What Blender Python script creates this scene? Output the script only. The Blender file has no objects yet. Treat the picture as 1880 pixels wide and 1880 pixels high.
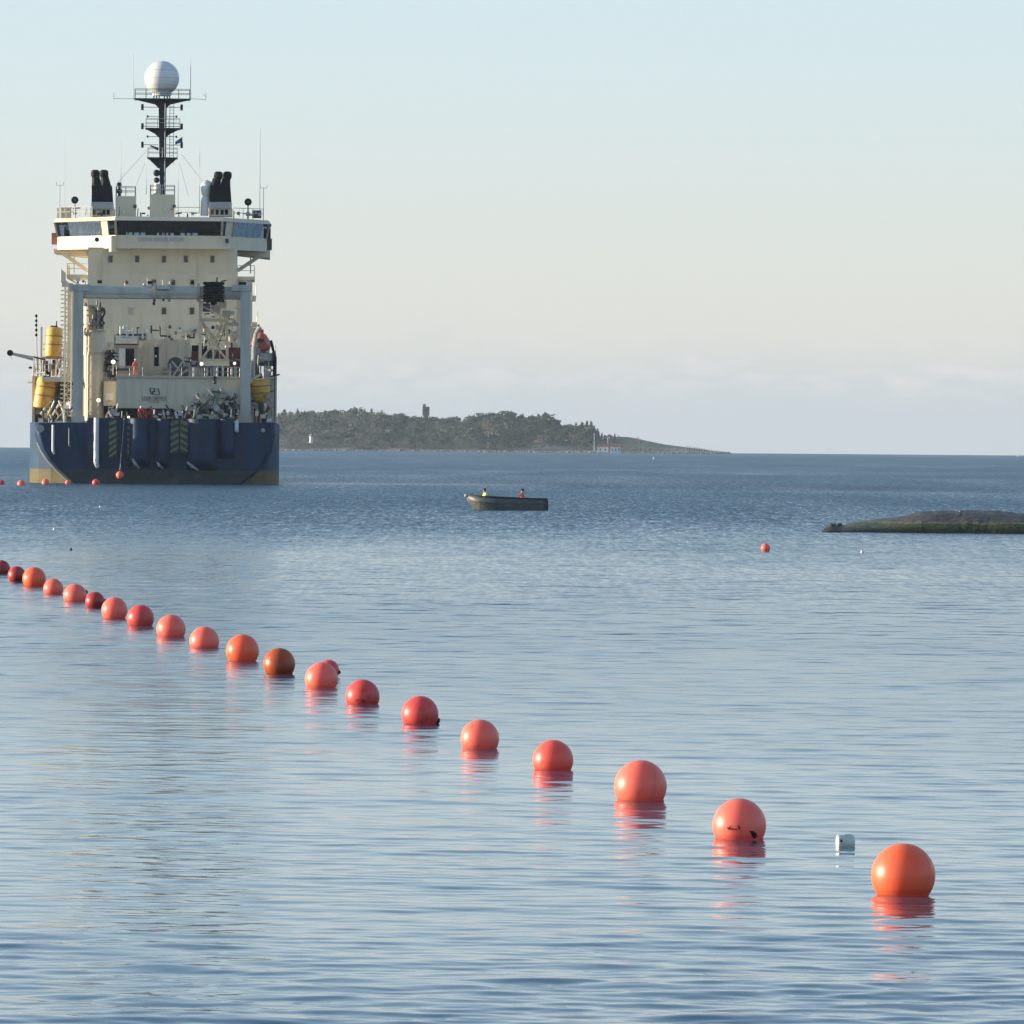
import bpy, bmesh, math, random
import numpy as np
from mathutils import Vector, Matrix

random.seed(7)
RNG = np.random.default_rng(11)
rad = math.radians
scene = bpy.context.scene
COL = scene.collection

# ---------------------------------------------------------------- camera
W_PX = 1880.0            # size of the photograph the measurements were taken in
F_PX = 13443.0           # long lens
EYE = 4.03               # metres above the water
R_EARTH = 6.371e6
cam_data = bpy.data.cameras.new('camera')
cam_data.sensor_fit = 'HORIZONTAL'
cam_data.sensor_width = 36.0
cam_data.lens = 36.0 * F_PX / W_PX
cam_data.clip_start = 1.0
cam_data.clip_end = 60000.0
cam = bpy.data.objects.new('camera', cam_data)
COL.objects.link(cam)
PITCH = (940 - 813.7) / F_PX
ROLL = math.atan(0.0079)
CAM_R = Matrix.Rotation(math.pi / 2 - PITCH, 3, 'X') @ Matrix.Rotation(ROLL, 3, 'Z')
cam.location = (0, 0, EYE)
cam.rotation_euler = CAM_R.to_euler()
scene.camera = cam

# ---------------------------------------------------------------- light
SUN_AZ = rad(-86.0)      # clockwise from +Y: low sun on the left
SUN_EL = rad(9.0)
SUN_DIR = Vector((math.sin(SUN_AZ) * math.cos(SUN_EL), math.cos(SUN_AZ) * math.cos(SUN_EL), math.sin(SUN_EL)))
sun_data = bpy.data.lights.new('sun', 'SUN')
sun_data.energy = 4.7
sun_data.angle = rad(0.53)
sun_data.color = (1.0, 0.86, 0.66)
sun = bpy.data.objects.new('sun', sun_data)
sun.rotation_euler = SUN_DIR.to_track_quat('Z', 'Y').to_euler()
sun.location = (-200, 0, 200)
COL.objects.link(sun)

world = bpy.data.worlds.new('World')
scene.world = world
world.use_nodes = True
SKY_STRENGTH = 0.13
def build_world():
    nt = world.node_tree
    nt.nodes.clear()
    N = nt.nodes.new
    L = nt.links.new
    out = N('ShaderNodeOutputWorld')
    bg = N('ShaderNodeBackground')
    bg.inputs['Strength'].default_value = SKY_STRENGTH
    L(bg.outputs[0], out.inputs[0])
    sky = N('ShaderNodeTexSky')
    sky.sky_type = 'NISHITA'
    sky.sun_disc = False
    sky.sun_elevation = SUN_EL
    sky.sun_rotation = SUN_AZ
    sky.air_density = 1.0
    sky.dust_density = 0.3
    sky.ozone_density = 3.0
    # thin distant cloud bank and moist air low above the horizon, the same all the way round
    tc = N('ShaderNodeTexCoord')
    sep = N('ShaderNodeSeparateXYZ')
    L(tc.outputs['Generated'], sep.inputs[0])
    def math_(op, a, b=None, c=None, clamp=False):
        m = N('ShaderNodeMath'); m.operation = op; m.use_clamp = clamp
        for i, v in enumerate((a, b, c)):
            if v is None: continue
            if isinstance(v, (int, float)): m.inputs[i].default_value = v
            else: L(v, m.inputs[i])
        return m.outputs[0]
    # pale veil: the low sky is milky
    z = sep.outputs['Z']
    veil = math_('POWER', 2.718, math_('MULTIPLY', math_('MAXIMUM', z, 0.0), -3.0))
    mixv = N('ShaderNodeMix'); mixv.data_type = 'RGBA'
    L(math_('MULTIPLY', veil, VEIL[3]), mixv.inputs['Factor'])
    L(sky.outputs[0], mixv.inputs['A'])
    low = N('ShaderNodeMapRange'); low.interpolation_type = 'SMOOTHSTEP'
    low.inputs['From Min'].default_value = 0.012; low.inputs['From Max'].default_value = 0.062
    L(z, low.inputs['Value'])
    vc = N('ShaderNodeMix'); vc.data_type = 'RGBA'
    L(low.outputs[0], vc.inputs['Factor'])
    vc.inputs['A'].default_value = (*[c / SKY_STRENGTH for c in CREAM_AIR], 1)
    vc.inputs['B'].default_value = (*[c / SKY_STRENGTH for c in VEIL[:3]], 1)
    L(vc.outputs['Result'], mixv.inputs['B'])
    # warm glow a degree or two above the horizon
    mapn = N('ShaderNodeMapping'); mapn.inputs['Scale'].default_value = (150, 150, 520)
    L(tc.outputs['Generated'], mapn.inputs[0])
    no = N('ShaderNodeTexNoise'); no.inputs['Scale'].default_value = 1.0; no.inputs['Detail'].default_value = 5
    no.inputs['Roughness'].default_value = 0.55
    L(mapn.outputs[0], no.inputs['Vector'])
    mapl = N('ShaderNodeMapping'); mapl.inputs['Scale'].default_value = (30, 30, 40)
    L(tc.outputs['Generated'], mapl.inputs[0])
    nl = N('ShaderNodeTexNoise'); nl.inputs['Scale'].default_value = 1.0; nl.inputs['Detail'].default_value = 3
    L(mapl.outputs[0], nl.inputs['Vector'])
    # cloud bank top around 0.65 degrees, bumpy
    top = math_('ADD', math_('MULTIPLY', math_('SUBTRACT', no.outputs['Fac'], 0.5), 0.0075), math_('MULTIPLY', math_('SUBTRACT', nl.outputs['Fac'], 0.5), 0.006))
    zz = math_('SUBTRACT', z, top)
    bank = N('ShaderNodeMapRange'); bank.interpolation_type = 'SMOOTHERSTEP'
    bank.inputs['From Min'].default_value = 0.0200; bank.inputs['From Max'].default_value = 0.0020
    bank.inputs['To Min'].default_value = 0.0; bank.inputs['To Max'].default_value = 1.0
    L(zz, bank.inputs['Value'])
    mixb = N('ShaderNodeMix'); mixb.data_type = 'RGBA'
    L(math_('MULTIPLY', bank.outputs[0], BANK[3]), mixb.inputs['Factor'])
    L(mixv.outputs['Result'], mixb.inputs['A'])
    mixb.inputs['B'].default_value = (*[c / SKY_STRENGTH for c in BANK[:3]], 1)
    # sunlit cloud tops along the bank
    edge = N('ShaderNodeMapRange'); edge.interpolation_type = 'SMOOTHSTEP'
    edge.inputs['From Min'].default_value = 0.0045; edge.inputs['From Max'].default_value = 0.0
    L(math_('ABSOLUTE', math_('SUBTRACT', zz, 0.0085)), edge.inputs['Value'])
    n2 = N('ShaderNodeMapRange'); n2.inputs['From Min'].default_value = 0.44; n2.inputs['From Max'].default_value = 0.64
    L(no.outputs['Fac'], n2.inputs['Value'])
    mixe = N('ShaderNodeMix'); mixe.data_type = 'RGBA'
    L(math_('MULTIPLY', math_('MULTIPLY', edge.outputs[0], n2.outputs[0]), EDGE[3]), mixe.inputs['Factor'])
    L(mixb.outputs['Result'], mixe.inputs['A'])
    mixe.inputs['B'].default_value = (*[c / SKY_STRENGTH for c in EDGE[:3]], 1)
    L(mixe.outputs['Result'], bg.inputs['Color'])
CREAM_AIR = (0.430, 0.436, 0.440)
VEIL = (0.400, 0.461, 0.528, 0.78)
BANK = (0.315, 0.346, 0.368, 0.84)
EDGE = (0.460, 0.436, 0.425, 0.55)
build_world()

vs = scene.view_settings
scene.display_settings.display_device = 'sRGB'
vs.view_transform = 'Standard'
vs.look = 'None'
vs.exposure = 0.88
vs.gamma = 1.0
vs.use_curve_mapping = False
scene.cycles.use_denoising = True
scene.cycles.denoising_input_passes = 'RGB_ALBEDO_NORMAL'
scene.cycles.denoising_prefilter = 'ACCURATE'
scene.cycles.max_bounces = 8
scene.cycles.diffuse_bounces = 3
scene.cycles.glossy_bounces = 4
scene.cycles.transmission_bounces = 6
scene.cycles.volume_bounces = 0
scene.cycles.transparent_max_bounces = 16
scene.cycles.caustics_reflective = False
scene.cycles.caustics_refractive = False

# ---------------------------------------------------------------- measuring helpers
def ray(px, py):
    return (CAM_R @ Vector(((px - 940) / F_PX, -(py - 940) / F_PX, -1.0)))

def sea_z(x, y):
    return -(x * x + y * y) / (2 * R_EARTH)

def sea_pt(px, py):
    d = ray(px, py)
    k = (d.x ** 2 + d.y ** 2) / (2 * R_EARTH)
    t = (-d.z - math.sqrt(max(d.z * d.z - 4 * k * EYE, 0))) / (2 * k)
    return Vector((0, 0, EYE)) + d * t

def at_range(px, py, rng):
    d = ray(px, py)
    return Vector((0, 0, EYE)) + d * (rng / math.hypot(d.x, d.y))

# ---------------------------------------------------------------- object helpers
def tag(o, label=None, cat=None, group=None, kind=None):
    if label: o['label'] = label
    if cat: o['category'] = cat
    if group: o['group'] = group
    if kind: o['kind'] = kind
    return o

def empty(name, loc=(0, 0, 0), rz=0.0, parent=None):
    o = bpy.data.objects.new(name, None)
    o.empty_display_size = 0.5
    COL.objects.link(o)
    o.location = loc
    o.rotation_euler = (0, 0, rz)
    if parent: o.parent = parent
    return o

def link_copy(o, parent=None):
    c = o.copy()
    COL.objects.link(c)
    c.parent = parent
    for ch in list(o.children):
        link_copy(ch, c)
    return c

class MB:
    """collects simple shapes and links them as one mesh object"""
    def __init__(self):
        self.v, self.f, self.m = [], [], []
    def add(self, vs, fs, mi=0):
        b = len(self.v)
        self.v += [tuple(p) for p in vs]
        self.f += [tuple(i + b for i in f) for f in fs]
        self.m += [mi] * len(fs)
        return self
    def box(self, x0, x1, y0, y1, z0, z1, mi=0):
        vs = [(x, y, z) for z in (z0, z1) for y in (y0, y1) for x in (x0, x1)]
        return self.add(vs, [(0, 2, 3, 1), (4, 5, 7, 6), (0, 1, 5, 4), (2, 6, 7, 3), (0, 4, 6, 2), (1, 3, 7, 5)], mi)
    def bar(self, a, b, w, h=None, mi=0):
        """square bar from a to b"""
        a, b = Vector(a), Vector(b)
        h = h or w
        d = (b - a).normalized()
        up = Vector((0, 0, 1)) if abs(d.z) < 0.95 else Vector((0, 1, 0))
        s = d.cross(up).normalized() * w / 2
        u = s.cross(d).normalized() * h / 2
        vs = [p + i * s + j * u for p in (a, b) for i, j in ((-1, -1), (1, -1), (1, 1), (-1, 1))]
        return self.add(vs, [(3, 2, 1, 0), (4, 5, 6, 7), (0, 1, 5, 4), (1, 2, 6, 5), (2, 3, 7, 6), (3, 0, 4, 7)], mi)
    def cyl(self, a, b, r0, r1=None, n=10, mi=0, cap=True):
        a, b = Vector(a), Vector(b)
        r1 = r0 if r1 is None else r1
        d = (b - a).normalized()
        up = Vector((0, 0, 1)) if abs(d.z) < 0.95 else Vector((0, 1, 0))
        s = d.cross(up).normalized()
        u = s.cross(d).normalized()
        vs = []
        for p, r in ((a, r0), (b, r1)):
            for i in range(n):
                t = 2 * math.pi * i / n
                vs.append(p + (s * math.cos(t) + u * math.sin(t)) * r)
        fs = [(i, (i + 1) % n, n + (i + 1) % n, n + i) for i in range(n)]
        if cap:
            fs += [tuple(range(n - 1, -1, -1)), tuple(range(n, 2 * n))]
        return self.add(vs, fs, mi)
    def tube(self, pts, r, n=8, mi=0):
        for i in range(len(pts) - 1):
            ra = r[i] if isinstance(r, (list, tuple)) else r
            rb = r[i + 1] if isinstance(r, (list, tuple)) else r
            self.cyl(pts[i], pts[i + 1], ra, rb, n, mi)
        return self
    def lathe(self, c, prof, n=20, mi=0, axis=None):
        """prof: (radius, height) list about +Z (or axis matrix)"""
        c = Vector(c)
        vs = []
        for r, z in prof:
            for i in range(n):
                t = 2 * math.pi * i / n
                p = Vector((r * math.cos(t), r * math.sin(t), z))
                if axis is not None: p = axis @ p
                vs.append(c + p)
        fs = []
        for k in range(len(prof) - 1):
            for i in range(n):
                j = (i + 1) % n
                fs.append((k * n + i, k * n + j, (k + 1) * n + j, (k + 1) * n + i))
        fs.append(tuple(range(n - 1, -1, -1)))
        fs.append(tuple((len(prof) - 1) * n + i for i in range(n)))
        return self.add(vs, fs, mi)
    def ball(self, c, r, n=16, k=10, sz=1.0, mi=0):
        prof = [(max(r * math.sin(math.pi * i / k), 1e-4), -r * sz * math.cos(math.pi * i / k)) for i in range(k + 1)]
        return self.lathe(c, prof, n, mi)
    def prism(self, poly, y0, y1, mi=0):
        """poly in XZ, extruded along Y"""
        n = len(poly)
        vs = [(x, y0, z) for x, z in poly] + [(x, y1, z) for x, z in poly]
        fs = [tuple(range(n)), tuple(range(2 * n - 1, n - 1, -1))]
        fs += [(i, n + i, n + (i + 1) % n, (i + 1) % n) for i in range(n)]
        return self.add(vs, fs, mi)
    def plan(self, poly, z0, z1, mi=0, poly1=None):
        """poly in XY, raised from z0 to z1 (poly1: other outline on top)"""
        n = len(poly)
        p1 = poly1 or poly
        vs = [(x, y, z0) for x, y in poly] + [(x, y, z1) for x, y in p1]
        fs = [tuple(range(n - 1, -1, -1)), tuple(range(n, 2 * n))]
        fs += [(i, (i + 1) % n, n + (i + 1) % n, n + i) for i in range(n)]
        return self.add(vs, fs, mi)
    def mesh(self, name, mats, smooth=False):
        me = bpy.data.meshes.new(name)
        me.from_pydata(self.v, [], self.f)
        for m in (mats if isinstance(mats, (list, tuple)) else [mats]):
            me.materials.append(m)
        if any(self.m):
            me.polygons.foreach_set('material_index', self.m)
        bm = bmesh.new(); bm.from_mesh(me)
        bmesh.ops.recalc_face_normals(bm, faces=bm.faces)
        bm.to_mesh(me); bm.free()
        if smooth:
            me.polygons.foreach_set('use_smooth', [True] * len(me.polygons))
            me.set_sharp_from_angle(angle=rad(40))
        me.update()
        return me
    def build(self, name, mats, parent=None, smooth=False):
        o = bpy.data.objects.new(name, self.mesh(name, mats, smooth))
        COL.objects.link(o)
        if parent: o.parent = parent
        return o

# ---------------------------------------------------------------- materials
def mat(name, color, rough=0.5, metal=0.0, var=0.0, vscale=1.0, dirt=None, dirt_scale=1.0, dirt_amt=0.0,
        spec=0.5, sss=0.0, sss_r=(0.3, 0.1, 0.06), emit=None, bump=0.0, bscale=20.0, streak=False):
    m = bpy.data.materials.new(name)
    m.use_nodes = True
    nt = m.node_tree
    b = nt.nodes['Principled BSDF']
    b.inputs['Roughness'].default_value = rough
    b.inputs['Metallic'].default_value = metal
    b.inputs['Specular IOR Level'].default_value = spec
    b.inputs['Base Color'].default_value = (*color, 1)
    N, L = nt.nodes.new, nt.links.new
    src = None
    if var or dirt_amt or bump:
        tc = N('ShaderNodeTexCoord')
    if var:
        n = N('ShaderNodeTexNoise'); n.inputs['Scale'].default_value = vscale; n.inputs['Detail'].default_value = 6
        L(tc.outputs['Object'], n.inputs['Vector'])
        r = N('ShaderNodeMapRange'); r.inputs['To Min'].default_value = 1 - var; r.inputs['To Max'].default_value = 1 + var
        r.inputs['From Min'].default_value = 0.3; r.inputs['From Max'].default_value = 0.7
        L(n.outputs['Fac'], r.inputs['Value'])
        mx = N('ShaderNodeMix'); mx.data_type = 'RGBA'; mx.blend_type = 'MULTIPLY'; mx.inputs['Factor'].default_value = 1
        mx.inputs['A'].default_value = (*color, 1)
        L(r.outputs[0], mx.inputs['B'])
        src = mx.outputs['Result']
    if dirt_amt:
        mp = N('ShaderNodeMapping')
        mp.inputs['Scale'].default_value = (1, 1, 0.12) if streak else (1, 1, 1)
        L(tc.outputs['Object'], mp.inputs[0])
        n = N('ShaderNodeTexNoise'); n.inputs['Scale'].default_value = dirt_scale; n.inputs['Detail'].default_value = 8
        n.inputs['Roughness'].default_value = 0.65
        L(mp.outputs[0], n.inputs['Vector'])
        r = N('ShaderNodeMapRange'); r.inputs['From Min'].default_value = 0.5; r.inputs['From Max'].default_value = 0.68
        r.inputs['To Max'].default_value = dirt_amt
        L(n.outputs['Fac'], r.inputs['Value'])
        mx = N('ShaderNodeMix'); mx.data_type = 'RGBA'
        L(r.outputs[0], mx.inputs['Factor'])
        if src: L(src, mx.inputs['A'])
        else: mx.inputs['A'].default_value = (*color, 1)
        mx.inputs['B'].default_value = (*dirt, 1)
        src = mx.outputs['Result']
    if src: L(src, b.inputs['Base Color'])
    if bump:
        n = N('ShaderNodeTexNoise'); n.inputs['Scale'].default_value = bscale; n.inputs['Detail'].default_value = 6
        L(tc.outputs['Object'], n.inputs['Vector'])
        bp = N('ShaderNodeBump'); bp.inputs['Strength'].default_value = bump
        bp.inputs['Distance'].default_value = 0.05
        L(n.outputs['Fac'], bp.inputs['Height'])
        L(bp.outputs[0], b.inputs['Normal'])
    if sss:
        b.inputs['Subsurface Weight'].default_value = sss
        b.inputs['Subsurface Radius'].default_value = sss_r
        b.inputs['Subsurface Scale'].default_value = 1.0
    if emit:
        b.inputs['Emission Color'].default_value = (*emit[:3], 1)
        b.inputs['Emission Strength'].default_value = emit[3]
    return m
# ================================================================ the sea
def water_material():
    m = bpy.data.materials.new('sea_water')
    m.use_nodes = True
    nt = m.node_tree
    b = nt.nodes['Principled BSDF']
    N, L = nt.nodes.new, nt.links.new
    b.inputs['Base Color'].default_value = (0.008, 0.072, 0.128, 1)
    b.inputs['IOR'].default_value = 1.333
    b.inputs['Specular IOR Level'].default_value = 0.5
    at = N('ShaderNodeAttribute'); at.attribute_name = 'ripple'      # slope of the ripples too small for the mesh
    tc = N('ShaderNodeTexCoord')
    geo = N('ShaderNodeNewGeometry')
    # patches of wavelets far out: rougher and smoother water side by side
    at2 = N('ShaderNodeAttribute'); at2.attribute_name = 'chop'
    at3 = N('ShaderNodeAttribute'); at3.attribute_name = 'offing'
    acc = None
    for sc, amt in (((4.6, 0.34, 0), 0.70), ((1.6, 0.10, 0), 0.34), ((0.12, 0.008, 0), 0.16)):
        mq = N('ShaderNodeMapping'); mq.inputs['Scale'].default_value = sc
        L(geo.outputs['Position'], mq.inputs[0])
        nq = N('ShaderNodeTexNoise'); nq.inputs['Scale'].default_value = 1.0; nq.inputs['Detail'].default_value = 1.5
        L(mq.outputs[0], nq.inputs['Vector'])
        ma = N('ShaderNodeMath'); ma.operation = 'MULTIPLY_ADD'; ma.inputs[1].default_value = amt; ma.inputs[2].default_value = -amt / 2
        L(nq.outputs['Fac'], ma.inputs[0])
        if acc is None: acc = ma.outputs[0]
        else:
            ad = N('ShaderNodeMath'); ad.operation = 'ADD'; L(acc, ad.inputs[0]); L(ma.outputs[0], ad.inputs[1]); acc = ad.outputs[0]
    mm = N('ShaderNodeMath'); mm.operation = 'MULTIPLY_ADD'
    L(acc, mm.inputs[0]); L(at3.outputs['Fac'], mm.inputs[1]); L(at.outputs['Fac'], mm.inputs[2])
    cl = N('ShaderNodeMath'); cl.operation = 'MAXIMUM'; cl.inputs[1].default_value = 0.03; L(mm.outputs[0], cl.inputs[0])
    L(cl.outputs[0], b.inputs['Roughness'])
    # fine wind ripples as relief
    mp = N('ShaderNodeMapping'); mp.inputs['Scale'].default_value = (1.6, 2.6, 1.0)
    L(geo.outputs['Position'], mp.inputs[0])
    n = N('ShaderNodeTexNoise'); n.inputs['Scale'].default_value = 1.3; n.inputs['Detail'].default_value = 3.0
    L(mp.outputs[0], n.inputs['Vector'])
    bp = N('ShaderNodeBump'); bp.inputs['Distance'].default_value = 0.06
    L(at2.outputs['Fac'], bp.inputs['Strength'])
    L(n.outputs['Fac'], bp.inputs['Height'])
    # longer wavelets further out
    mp2 = N('ShaderNodeMapping'); mp2.inputs['Scale'].default_value = (0.62, 0.46, 1.0)
    L(geo.outputs['Position'], mp2.inputs[0])
    n3 = N('ShaderNodeTexNoise'); n3.inputs['Scale'].default_value = 1.0; n3.inputs['Detail'].default_value = 2.0
    L(mp2.outputs[0], n3.inputs['Vector'])
    bp2 = N('ShaderNodeBump'); bp2.inputs['Distance'].default_value = 0.11
    at4 = N('ShaderNodeAttribute'); at4.attribute_name = 'middle'
    L(at4.outputs['Fac'], bp2.inputs['Strength'])
    cr = N('ShaderNodeMapRange'); cr.interpolation_type = 'SMOOTHSTEP'
    cr.inputs['From Min'].default_value = 0.46; cr.inputs['From Max'].default_value = 0.70
    L(n3.outputs['Fac'], cr.inputs['Value'])
    L(cr.outputs[0], bp2.inputs['Height'])
    mp3 = N('ShaderNodeMapping'); mp3.inputs['Scale'].default_value = (0.55, 1.25, 1.0)
    L(geo.outputs['Position'], mp3.inputs[0])
    n4 = N('ShaderNodeTexNoise'); n4.inputs['Scale'].default_value = 1.0; n4.inputs['Detail'].default_value = 2.5
    L(mp3.outputs[0], n4.inputs['Vector'])
    bp3 = N('ShaderNodeBump'); bp3.inputs['Distance'].default_value = 0.085
    at5 = N('ShaderNodeAttribute'); at5.attribute_name = 'wavelet'
    L(at5.outputs['Fac'], bp3.inputs['Strength'])
    L(n4.outputs['Fac'], bp3.inputs['Height'])
    L(bp.outputs[0], bp3.inputs['Normal'])
    L(bp3.outputs[0], bp2.inputs['Normal'])
    L(bp2.outputs[0], b.inputs['Normal'])
    return m

def value_noise(x, y, sx, sy, seed):
    g = np.random.default_rng(seed).random((256, 256))
    u, v = x / sx + 1000.37, y / sy + 1000.11
    i, j = np.floor(u).astype(int), np.floor(v).astype(int)
    a, c = u - i, v - j
    a = a * a * (3 - 2 * a); c = c * c * (3 - 2 * c)
    i0, i1, j0, j1 = i % 256, (i + 1) % 256, j % 256, (j + 1) % 256
    return (g[i0, j0] * (1 - a) + g[i1, j0] * a) * (1 - c) + (g[i0, j1] * (1 - a) + g[i1, j1] * a) * c

def build_sea():
    # ranges: fine near the shore, ever wider towards the horizon
    dep = np.concatenate([np.linspace(1500, 1075, 90, endpoint=False), np.linspace(1075, 200, 1650, endpoint=False),
                          np.linspace(200, 14, 420)])
    r = EYE * F_PX / dep
    r = np.concatenate([[14, 20, 26, 31, 34], r, np.geomspace(r[-1] * 1.1, 9400, 8)])
    mid = np.linspace(rad(-6.2), rad(6.2), 430)
    side = rad(6.2) + np.geomspace(0.0006, rad(78), 30)
    ang = np.concatenate([-side[::-1], mid, side])
    nr, na = len(r), len(ang)
    Rg, Ag = np.meshgrid(r, ang, indexing='ij')
    X, Y = Rg * np.sin(Ag), Rg * np.cos(Ag)
    dr = np.gradient(r)[:, None] * np.ones((1, na))
    da = np.gradient(ang)[None, :] * Rg
    # how rough the water is: sheltered and calm near the shore, wind-ruffled further out
    t = np.clip((Rg - 190) / (520 - 190), 0, 1)
    t = t * t * (3 - 2 * t)
    base = 0.029 + 0.093 * t + 0.009 * np.clip((125 - Rg) / 45, 0, 1)
    near = np.clip((62 - Rg) / 9, 0, 1)
    base = base * (1 + 0.75 * near)
    g1 = value_noise(X, Y, 9, 26, 3)
    g2 = value_noise(X, Y, 22, 90, 5)
    g3 = value_noise(X, Y, 3.0, 7, 9)
    g4 = value_noise(X, Y, 60, 420, 15)
    gust = 0.45 + 0.42 * g1 + 0.55 * g2 + 0.30 * g3 + 0.25 * (g4 - 0.5)
    gust = np.where(t > 0, gust * (1 - t) + t * (0.72 + 0.30 * g2 + 0.30 * g4), gust)
    # smooth water left behind the ship, to starboard
    slick = np.exp(-((Rg - 712) / 22) ** 2) * np.clip((X + 30) / 12, 0, 1) * np.clip((8 - X) / 16, 0, 1)
    slick2 = np.exp(-((Rg - 640) / 16) ** 2) * np.clip((X + 18) / 30, 0, 1) * 0.35
    amp = base * gust * (1 - 0.45 * np.clip(slick + slick2, 0, 1))
    bands = [0.22, 0.34, 0.5, 0.75, 1.1, 1.7, 2.6, 4.2, 7.0]
    wts = [0.65, 1.0, 1.15, 1.05, 0.85, 0.62, 0.45, 0.32, 0.24]
    per = 9
    norm = math.sqrt(sum(w * w for w in wts) * per / 2)
    rng = np.random.default_rng(21)
    Z = np.zeros_like(X)
    var_un = np.zeros_like(X)
    for lam, w in zip(bands, wts):
        cell = np.maximum(dr, da * 0.45)
        fl = np.clip((lam / cell - 1.8) / 2.4, 0, 1)
        s0 = w / norm
        var_un += (1 - fl * fl) * per * s0 * s0 / 2
        if fl.max() <= 0: continue
        rows = np.where(fl.max(axis=1) > 0)[0]
        k0, k1 = rows[0], rows[-1] + 1
        xs, ys, fs = X[k0:k1], Y[k0:k1], fl[k0:k1]
        acc = np.zeros_like(xs)
        for i in range(per):
            l = lam * rng.uniform(0.8, 1.25)
            th = rng.normal(0.12, 0.42)
            k = 2 * math.pi / l
            acc += s0 / k * np.sin(k * (xs * math.sin(th) + ys * math.cos(th)) + rng.uniform(0, 6.28))
        Z[k0:k1] += acc * fs
    Z *= amp
    sig = amp * np.sqrt(var_un)
    alpha = np.clip((0.75 + 0.55 * t) * sig, 0.002, 0.3)
    ripple = np.clip(np.sqrt(alpha), 0.02, 0.6)
    chop = np.clip(0.08 * gust * (1 - t) + 0.75 * t, 0, 1) * (1 - 0.7 * np.clip(slick, 0, 1))
    sm = lambda a, b_: (lambda q: q * q * (3 - 2 * q))(np.clip((Rg - a) / (b_ - a), 0, 1))
    offing = (0.35 * sm(150, 230) + 0.65 * sm(240, 430)) * (1 - 0.6 * np.clip(slick, 0, 1))
    middle = sm(105, 180) * gust * (0.75 + 0.4 * sm(250, 420))
    wavelet = sm(75, 120) * gust * (0.7 - 0.62 * sm(140, 220))
    Z += -(Rg ** 2) / (2 * R_EARTH)
    co = np.stack([X, Y, Z], -1).reshape(-1, 3)
    idx = np.arange(nr * na).reshape(nr, na)
    q = np.stack([idx[:-1, :-1], idx[:-1, 1:], idx[1:, 1:], idx[1:, :-1]], -1).reshape(-1, 4)[:, ::-1]
    me = bpy.data.meshes.new('sea')
    me.vertices.add(len(co)); me.vertices.foreach_set('co', co.ravel())
    me.loops.add(q.size); me.loops.foreach_set('vertex_index', q.ravel().astype(np.int32))
    me.polygons.add(len(q)); me.polygons.foreach_set('loop_start', np.arange(0, q.size, 4, dtype=np.int32))
    me.polygons.foreach_set('use_smooth', np.ones(len(q), dtype=bool))
    for nm, arr in (('ripple', ripple), ('chop', chop), ('offing', offing), ('middle', middle), ('wavelet', wavelet)):
        a = me.attributes.new(nm, 'FLOAT', 'POINT')
        a.data.foreach_set('value', arr.ravel().astype(np.float32))
    me.update(calc_edges=True)
    me.materials.append(water_material())
    o = bpy.data.objects.new('sea', me)
    COL.objects.link(o)
    tag(o, kind='structure')
    return o
sea = build_sea()
if sea.data.polygons[1000].normal.z < 0: sea.data.flip_normals()
# ================================================================ the line of float buoys
def buoy_material(name, col, dark=None, amt=0.0, scale=4.0):
    m = mat(name, col, rough=0.42, var=0.05, vscale=5, dirt=dark or tuple(c * 0.35 for c in col), dirt_amt=amt,
               dirt_scale=scale, sss=0.8, sss_r=(0.24, 0.07, 0.045), spec=0.5)
    # scuffs, and a darker wet rim just above the water
    nt = m.node_tree; N, L = nt.nodes.new, nt.links.new
    b = nt.nodes['Principled BSDF']
    src = b.inputs['Base Color'].links[0].from_socket
    tc = N('ShaderNodeTexCoord'); sep = N('ShaderNodeSeparateXYZ'); L(tc.outputs['Object'], sep.inputs[0])
    oi = N('ShaderNodeObjectInfo')
    no = N('ShaderNodeTexNoise'); no.noise_dimensions = '4D'; no.inputs['Scale'].default_value = 9; no.inputs['Detail'].default_value = 6
    L(tc.outputs['Object'], no.inputs['Vector'])
    w = N('ShaderNodeMath'); w.operation = 'MULTIPLY'; w.inputs[1].default_value = 40; L(oi.outputs['Random'], w.inputs[0]); L(w.outputs[0], no.inputs['W'])
    ad = N('ShaderNodeMath'); ad.operation = 'MULTIPLY_ADD'; ad.inputs[1].default_value = -0.07; L(no.outputs['Fac'], ad.inputs[0]); L(sep.outputs['Z'], ad.inputs[2])
    mr = N('ShaderNodeMapRange'); mr.inputs['From Min'].default_value = 0.018; mr.inputs['From Max'].default_value = -0.012; mr.inputs['To Max'].default_value = 0.3
    L(ad.outputs[0], mr.inputs['Value'])
    mx = N('ShaderNodeMix'); mx.data_type = 'RGBA'; L(mr.outputs[0], mx.inputs['Factor']); L(src, mx.inputs['A'])
    mx.inputs['B'].default_value = (col[0] * .45, col[1] * .35, col[2] * .35, 1)
    sc = N('ShaderNodeMapRange'); sc.inputs['From Min'].default_value = 0.60; sc.inputs['From Max'].default_value = 0.72; sc.inputs['To Max'].default_value = 0.35
    L(no.outputs['Fac'], sc.inputs['Value'])
    mx2 = N('ShaderNodeMix'); mx2.data_type = 'RGBA'; L(sc.outputs[0], mx2.inputs['Factor']); L(mx.outputs['Result'], mx2.inputs['A'])
    mx2.inputs['B'].default_value = (min(1, col[0] * .8 + .08), col[1] * .7 + .05, col[2] * .7 + .05, 1)
    L(mx2.outputs['Result'], b.inputs['Base Color'])
    return m
B_CORAL = buoy_material('coral_plastic', (0.95, 0.20, 0.135))
B_ORANGE = buoy_material('orange_plastic', (0.93, 0.165, 0.065))
B_RED = buoy_material('red_plastic', (0.76, 0.10, 0.08), (0.12, 0.01, 0.01), 0.5)
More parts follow.
